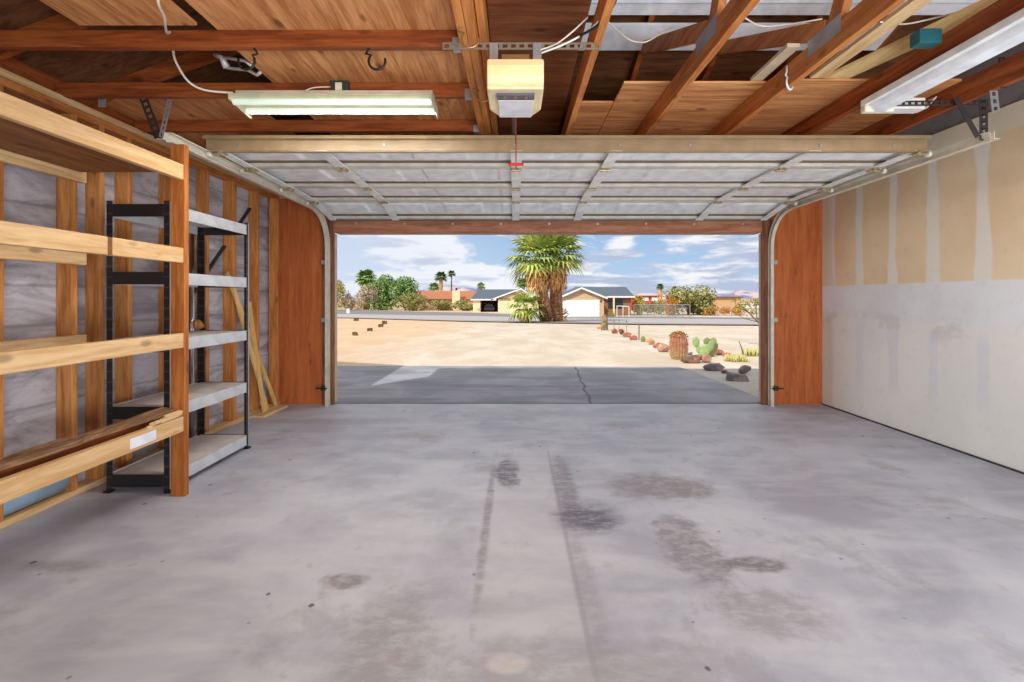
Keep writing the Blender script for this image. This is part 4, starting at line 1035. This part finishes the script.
for px in (645.5, 654.5):
    c_ = at(px, 299, 92); MB().box(c_.x-.6, c_.x+.6, 91.93, 91.99, c_.z-.4, c_.z+.4).build('window', FASC, h)
h = thing('building', 'long low tan building far beyond the orange hedge', 'building', (50, 120, gz(110)))
q0, q1 = at(700, 0, 110).x, at(741, 0, 110).x
MB().box(q0, q1, 110, 118, gz(110)-.1, at(0, 297.8, 110).z).build('wall', mat('tan_block_wall', (206,164,122), rough=.9), h)
MB().box(q0-.4, q1+.4, 109.5, 118.5, at(0, 297.8, 110).z, at(0, 296.6, 110).z).build('roof', mat('brown_flat_roof', (122,82,64), rough=.9), h)
for px, w_, lab in ((744, 2.4, 'tiny white car far beyond the hedge, nearer the tan building'), (756, 2.0, 'tiny white hut far beyond the branching shrub')):
    c_ = at(px, 301, 115); vv = thing('parked_car' if px == 744 else 'hut', lab, 'car' if px == 744 else 'hut', (c_.x, 115, gz(115)))
    MB().prism([(c_.x-w_/2, 115, gz(115)+.25), (c_.x+w_/2, 115, gz(115)+.25), (c_.x+w_/2, 115, gz(115)+.85), (c_.x+w_*.3, 115, gz(115)+1.35), (c_.x-w_*.3, 115, gz(115)+1.35), (c_.x-w_/2, 115, gz(115)+.8)], (0, 1.7, 0)).build('body', FASC, vv)
    MB().box(c_.x-w_*.28, c_.x+w_*.28, 114.95, 114.99, gz(115)+.9, gz(115)+1.2).build('window', DARKW, vv)
# hills
hl = MB(); rnd = random.Random(9); cols = 120; rowsH = []
def ridge(x):
    u = x/3000
    return max(4, 52+22*math.sin(u*7.1+1)+14*math.sin(u*17+2)+8*math.sin(u*41)+5*math.sin(u*97))*(1.0 if u > .1 else max(.35, .35+.65*(u+.6)/.7) if u > -.6 else .35)
for r in range(6):
    row = []
    for k in range(cols+1):
        x = -3500+7500*k/cols; f_ = (0, .25, .5, .8, 1, .6)[r]
        row.append(hl.bm.verts.new((x, 2300+r*180, -9+ridge(x+r*120)*f_*(1+.15*math.sin(x*.013+r*2)))))
    rowsH.append(row)
for a, b in zip(rowsH, rowsH[1:]):
    for k in range(cols): hl.bm.faces.new([a[k], a[k+1], b[k+1], b[k]])
struct(hl.build('hills', HILL))

# ------------------------------------------------------------------ the yard
def rock(name, lab, px, py, wpx, hpx, m, seed, cat='rock', dy=.8, group=None, Y=None):
    g = gpt(px, py); mm = g.y/450; w, hh_ = wpx*mm, hpx*mm
    return tag(MB().blob((g.x, g.y+w*.3, g.z-.012+hh_*.42), (w/2, w/2*dy, hh_*.58), 2, .32, seed).build(name, m, smooth=False), lab, cat, group)
RR = rockm('red_rock', (150,92,70), (192,132,102)); BR = rockm('brown_rock', (110,80,68), (166,126,104)); DR = rockm('dark_rock', (104,96,100), (150,138,136)); TR = rockm('tan_rock', (188,144,100), (216,178,132)); PR = rockm('pink_rock', (166,126,110), (204,164,144))
for i, (px, py, lab) in enumerate(((356, 321, 'brown block on the sand farthest back, beside the door jamb'), (384.5, 324, 'brown block on the sand farthest from the jamb'), (380.5, 327, 'brown block on the sand just before the one farthest from the jamb'), (369, 331, 'brown block on the sand in the middle of the scattered five'), (354.5, 335.5, 'brown block on the sand nearest the driveway'))):
    g = gpt(px, py); mm = g.y/450; b = MB().box(g.x-2.4*mm, g.x+2.0*mm, g.y, g.y+.18, g.z-.03, g.z+3.3*mm)
    for v in b.bm.verts: v.co += Vector((math.sin(v.co.z*9+i)*.02, math.cos(v.co.x*7)*.02, .03*math.sin(i*2+v.co.x*5)))
    tag(b.build('stone_block', rockm('block_brown', (96,62,44), (140,94,66)), bevel=.02), lab, 'block')
g = gpt(348, 313.5); mk = MB().box(g.x-.25, g.x+.25, g.y, g.y+.2, g.z, g.z+.75); tag(mk.build('marker_post', FASC, bevel=.04), 'small white marker beside the road next to the jamb', 'marker')
# stump
g = gpt(604.5, 330); st_ = MB(); 
N = 9; st_.tube([(g.x+.01*math.sin(k*2), g.y, g.z-.03+k*.74/N) for k in range(N+1)], [.165, .168, .16, .165, .16, .158, .155, .15, .125, .06], 12)
tag(st_.build('round_pillar', rockm('stump_brown', (110,92,70), (160,134,100)), smooth=True), 'short round topped stone pillar beside the row of red rocks', 'pillar')
rock('rock', 'tan rock leaning at the foot of the round topped pillar', 600.5, 329, 7, 4, TR, 51)
# stakes
for px, pt, pb, lab in ((614, 322, 330.5, 'thin garden stake nearest the round topped pillar'), (619, 320.5, 329, 'capped garden stake behind the first red rocks'), (626.5, 322, 333, 'capped garden stake among the red rocks'), (639, 325, 340, 'thick pale garden stake, nearest to the viewer of the row')):
    g = gpt(px, pb); mm = g.y/450; hh_ = (pb-pt)*mm; s_ = thing('garden_stake', lab, 'stake', tuple(g))
    r = .022 if px == 639 else .014
    MB().tube([(g.x, g.y, g.z-.02), (g.x, g.y, g.z+hh_)], r, 8).build('pole', mat('weathered_stake', (140,124,108), rough=.8), s_)
    MB().tube([(g.x, g.y, g.z+hh_), (g.x, g.y, g.z+hh_+.04)], [r*2.4, r*1.4], 8).build('cap', DKSTEEL, s_)
for i, (px, py, w, h_, m, lab) in enumerate(((615.5, 333.5, 6, 4.5, RR, 'rusty rock, first of the row after the pillar'), (622, 334.5, 6, 6, BR, 'brown upright rock, second of the row after the pillar'), (628, 337, 8, 5, RR, 'rusty orange rock at the foot of the middle stakes'), (634, 340, 8, 5, RR, 'rusty rock just left of the thick pale stake'), (651.5, 344.5, 8, 5.5, TR, 'pointed tan rock between the tiny cactus and the pink rocks'), (659, 348, 9, 4.5, RR, 'flat reddish rock beside the pink rock'), (665, 352, 11, 8, PR, 'pinkish rock against the barrel cactus'), (719.5, 354.5, 9, 6, RR, 'orange rock right of the prickly pear'), (727, 357, 6, 3, PR, 'small pink rock by the yellow succulent'), (734, 361, 7, 2.5, PR, 'flat pink stone below the yellow succulent'))):
    rock('rock', lab, px, py, w*1.25, h_*1.25, m, 60+i)
rock('rock', 'long reddish brown rock in front of the barrel cactus and prickly pear', 697, 364, 30, 10, BR, 71, dy=.5)
rock('rock', 'upright pinkish brown rock end in front of the prickly pear', 707.5, 363, 11, 10, PR, 72)
rock('rock', 'small dark rock between the barrel cactus and the long rock', 691.5, 355, 7, 3.5, DR, 73)
rock('boulder', 'low flat dark boulder at the corner of the shaded gravel', 717, 371.5, 23, 9, DR, 74, 'boulder', .6)
rock('boulder', 'small brown stone beside the low flat boulder', 725.5, 373.5, 7, 4, BR, 76, 'boulder')
rock('boulder', 'pointed dark boulder on the gravel nearest the door jamb', 747, 374, 14, 11, DR, 75, 'boulder', .6)
g = gpt(737, 381); b = MB().hexa([(g.x-.17,g.y-.05,g.z-.01),(g.x+.15,g.y-.09,g.z-.01),(g.x+.17,g.y+.07,g.z-.01),(g.x-.13,g.y+.10,g.z-.01),(g.x-.16,g.y-.02,g.z+.10),(g.x+.12,g.y-.06,g.z+.085),(g.x+.14,g.y+.05,g.z+.08),(g.x-.11,g.y+.08,g.z+.12)]); tag(b.build('boulder', DR, bevel=.012), 'long dark slab shaped boulder in the middle of the gravel', 'boulder')
# barrel cactus
def ribbed(mb, X, Y, z, prof, ribs=16, depth=.1):
    n = ribs*4; rings = []
    for r, zz in prof: rings.append([mb.bm.verts.new((X+math.cos(2*PI*k/n)*r*(1-depth*(k % 4 == 0)+depth*.4*(k % 4 == 2)), Y+math.sin(2*PI*k/n)*r*(1-depth*(k % 4 == 0)+depth*.4*(k % 4 == 2)), z+zz)) for k in range(n)])
    for a, b in zip(rings, rings[1:]):
        for k in range(n): mb.bm.faces.new([a[k], a[(k+1) % n], b[(k+1) % n], b[k]])
    mb.bm.faces.new(rings[-1]); mb.bm.faces.new(rings[0][::-1])
g = gpt(678.5, 358.5); cb = thing('barrel_cactus', 'tall reddish barrel cactus with a brown crown on the sand', 'cactus', tuple(g))
def cbm(t, b):
    pos = t.node('ShaderNodeTexCoord').outputs['Object']; z = t.sep(pos)[2]
    f_ = t.mapr(t.m('ADD', z, t.m('MULTIPLY', t.noise(pos, 14, 3), .25)), -.08, .16)
    c = t.mix(f_, lin((160,142,92)), lin((160,104,80)))
    t.put(b.inputs['Base Color'], t.mix(t.mapr(t.noise(pos, 40, 3), .5, .62, 0, .5), c, lin((214,156,124))))
mb = MB(); ribbed(mb, g.x, g.y, g.z-.01, [(.13, 0), (.165, .08), (.172, .2), (.172, .34), (.155, .44), (.13, .49), (.05, .52)], 18, .09); mb.build('body', mat('barrel_skin', build=cbm, rough=.85), cb, smooth=False)
mb = MB(); rnd = random.Random(2)
for k in range(170):
    a = rnd.uniform(0, 2*PI); r = rnd.uniform(.0, .175); p = Vector((g.x+math.cos(a)*r, g.y+math.sin(a)*r, g.z+.535-r*r*3.0)); v = Vector((math.cos(a)*.03, math.sin(a)*.03, rnd.uniform(-.03, .035)))
    mb.bar(p, p+v*.7, .024, .012)
mb.build('crown_tuft', leafm('tuft', (130,84,52), (188,140,84)), cb)
mb = MB()
for k in range(420):
    a = rnd.uniform(PI, 2*PI); z = rnd.uniform(.03, .47); rr_ = .172 if z < .4 else .165
    p = Vector((g.x+math.cos(a)*rr_, g.y+math.sin(a)*rr_, g.z+z)); v = Vector((math.cos(a)*.022+rnd.uniform(-.015, .015), math.sin(a)*.022, rnd.uniform(-.018, .018)))
    mb.bar(p, p+v, .0022, .0022)
mb.build('spines', leafm('spine', (206,150,116), (232,190,150)), cb)
# small cactus
g = gpt(643, 341.5); mb = MB(); ribbed(mb, g.x, g.y, g.z-.01, [(.05, 0), (.07, .05), (.065, .12), (.03, .165)], 10, .12)
tag(mb.build('small_cactus', mat('cactus_green', (128,138,92), rough=.8)), 'tiny grey green cactus in the rock row beside the thick stake', 'cactus')
# prickly pear
g = gpt(706, 357); pc = thing('prickly_pear', 'green prickly pear cactus with flat oval pads behind the long rock', 'cactus', tuple(g))
PAD = mat('pad_green', (158,182,120), rough=.6); PAD2 = mat('pad_olive', (140,146,92), rough=.7)
def pad(px, py, w, h_, rot, Yo, m, turn=.3):
    c = at(px, py, g.y+Yo); mm = (g.y+Yo)/450; mb = MB(); res = bmesh.ops.create_icosphere(mb.bm, subdivisions=3, radius=1)
    for v in res['verts']:
        x, y, z = v.co; x *= (1-.18*(z < 0)*abs(z))
        p = Vector((x*w/2*mm, y*.022, z*h_/2*mm)); p.rotate(Matrix.Rotation(turn, 3, 'Z')); p.rotate(Matrix.Rotation(rot, 3, 'Y')); v.co = c+p
    sp_ = mb.build('pad', m, pc, smooth=True); return sp_
pad(696, 342, 8, 11, -.15, .02, PAD, .2); pad(699, 350, 6, 9, -.35, .03, PAD, .1)
pad(706, 349.5, 10, 11, .1, .0, PAD, -.2); pad(711, 346, 9, 12, .3, -.04, PAD, .4); pad(707, 341.5, 8, 8, .0, .05, PAD2, .1)
pad(713, 342, 7, 9, .2, .06, PAD2, -.3); pad(715, 348, 8, 11, .35, .1, PAD2, .5); pad(702.5, 353, 7, 7, .2, -.02, PAD, 0); pad(711.5, 353, 9, 7, 0, .08, PAD2, 0); pad(709, 355.5, 11, 6, 0, .12, PAD2, .1)
# succulents
def succulent(px, py, wpx, hpx, lab, seed, n=70, m=None):
    g = gpt(px, py); mm = g.y/450; rnd = random.Random(seed); mb = MB()
    for k in range(n):
        x = rnd.uniform(-.5, .5)*wpx*mm; y = rnd.uniform(-.1, .14); h_ = hpx*mm*rnd.uniform(.5, 1)*(1-1.2*(x/(wpx*mm))**2)
        dx = rnd.uniform(-.03, .03); mb.tube([(g.x+x, g.y+y, g.z-.005), (g.x+x+dx, g.y+y, g.z+h_*.6), (g.x+x+dx*1.5, g.y+y-.01, g.z+h_)], [.011, .013, .004], 5)
    return tag(mb.build('succulent', m or leafm('succ', (186,182,110), (220,212,144)), smooth=True), lab, 'succulent')
succulent(736, 361, 21, 8, 'low yellow green succulent clump on the sand by the gravel edge', 81)
succulent(752, 356, 15, 9, 'yellow green succulent clump next to the door jamb', 82, 55)
succulent(727, 355, 8, 3, 'small reddish creeping succulent beside the orange rock', 83, 24, leafm('succ_red', (190,110,84), (216,140,110)))
g = gpt(744, 357); mb = MB(); mb.tube([g, at(742, 349, g.y), at(739, 341, g.y)], [.016, .012, .006], 6); tag(mb.build('dead_stick', mat('stick_grey', (92,80,76), rough=.9)), 'dark dead stick poking up between the two succulents', 'stick')
# branching shrub by the jamb
bs = thing('branching_shrub', 'thin branching shrub with olive leaves hanging in beside the door jamb', 'shrub', (6.7, 12, gz(12)))
mb = MB(); Yb = 12.; root = Vector((7.0, Yb, gz(12)))
br = [([root, at(768, 330, Yb), at(758, 322, Yb), at(748, 312, Yb), at(738, 303, Yb)], .03), ([at(768, 330, Yb), at(757, 318, Yb), at(756, 308, Yb), at(758, 298, Yb)], .022), ([at(758, 322, Yb), at(746, 319, Yb+.3), at(735, 314, Yb+.3)], .012), ([at(748, 312, Yb), at(737, 307, Yb-.2), at(733, 296, Yb-.2), at(734.5, 291, Yb-.2)], .012), ([at(768, 330, Yb), at(775, 315, Yb), at(778, 300, Yb)], .02)]
for pts, r in br: mb.tube(pts, [r*(1-.7*k/(len(pts)-1)) for k in range(len(pts))], 6)
mb.build('branches', mat('shrub_branch', (112,92,72), rough=.9), bs, smooth=True)
mb = MB(); rnd = random.Random(15)
for px, py, n, s_ in ((747, 304, 130, 8), (757, 303, 160, 8), (740, 308, 90, 6), (736, 300, 30, 5), (752, 312, 80, 7), (768, 304, 160, 10)):
    c = at(px, py, Yb); leaves(mb, c, (s_*Yb/450, .25, s_*.75*Yb/450), n, .03, rnd, .0)
mb.build('foliage', leafm('shrub_leaf', (122,120,52), (178,164,76)), bs)
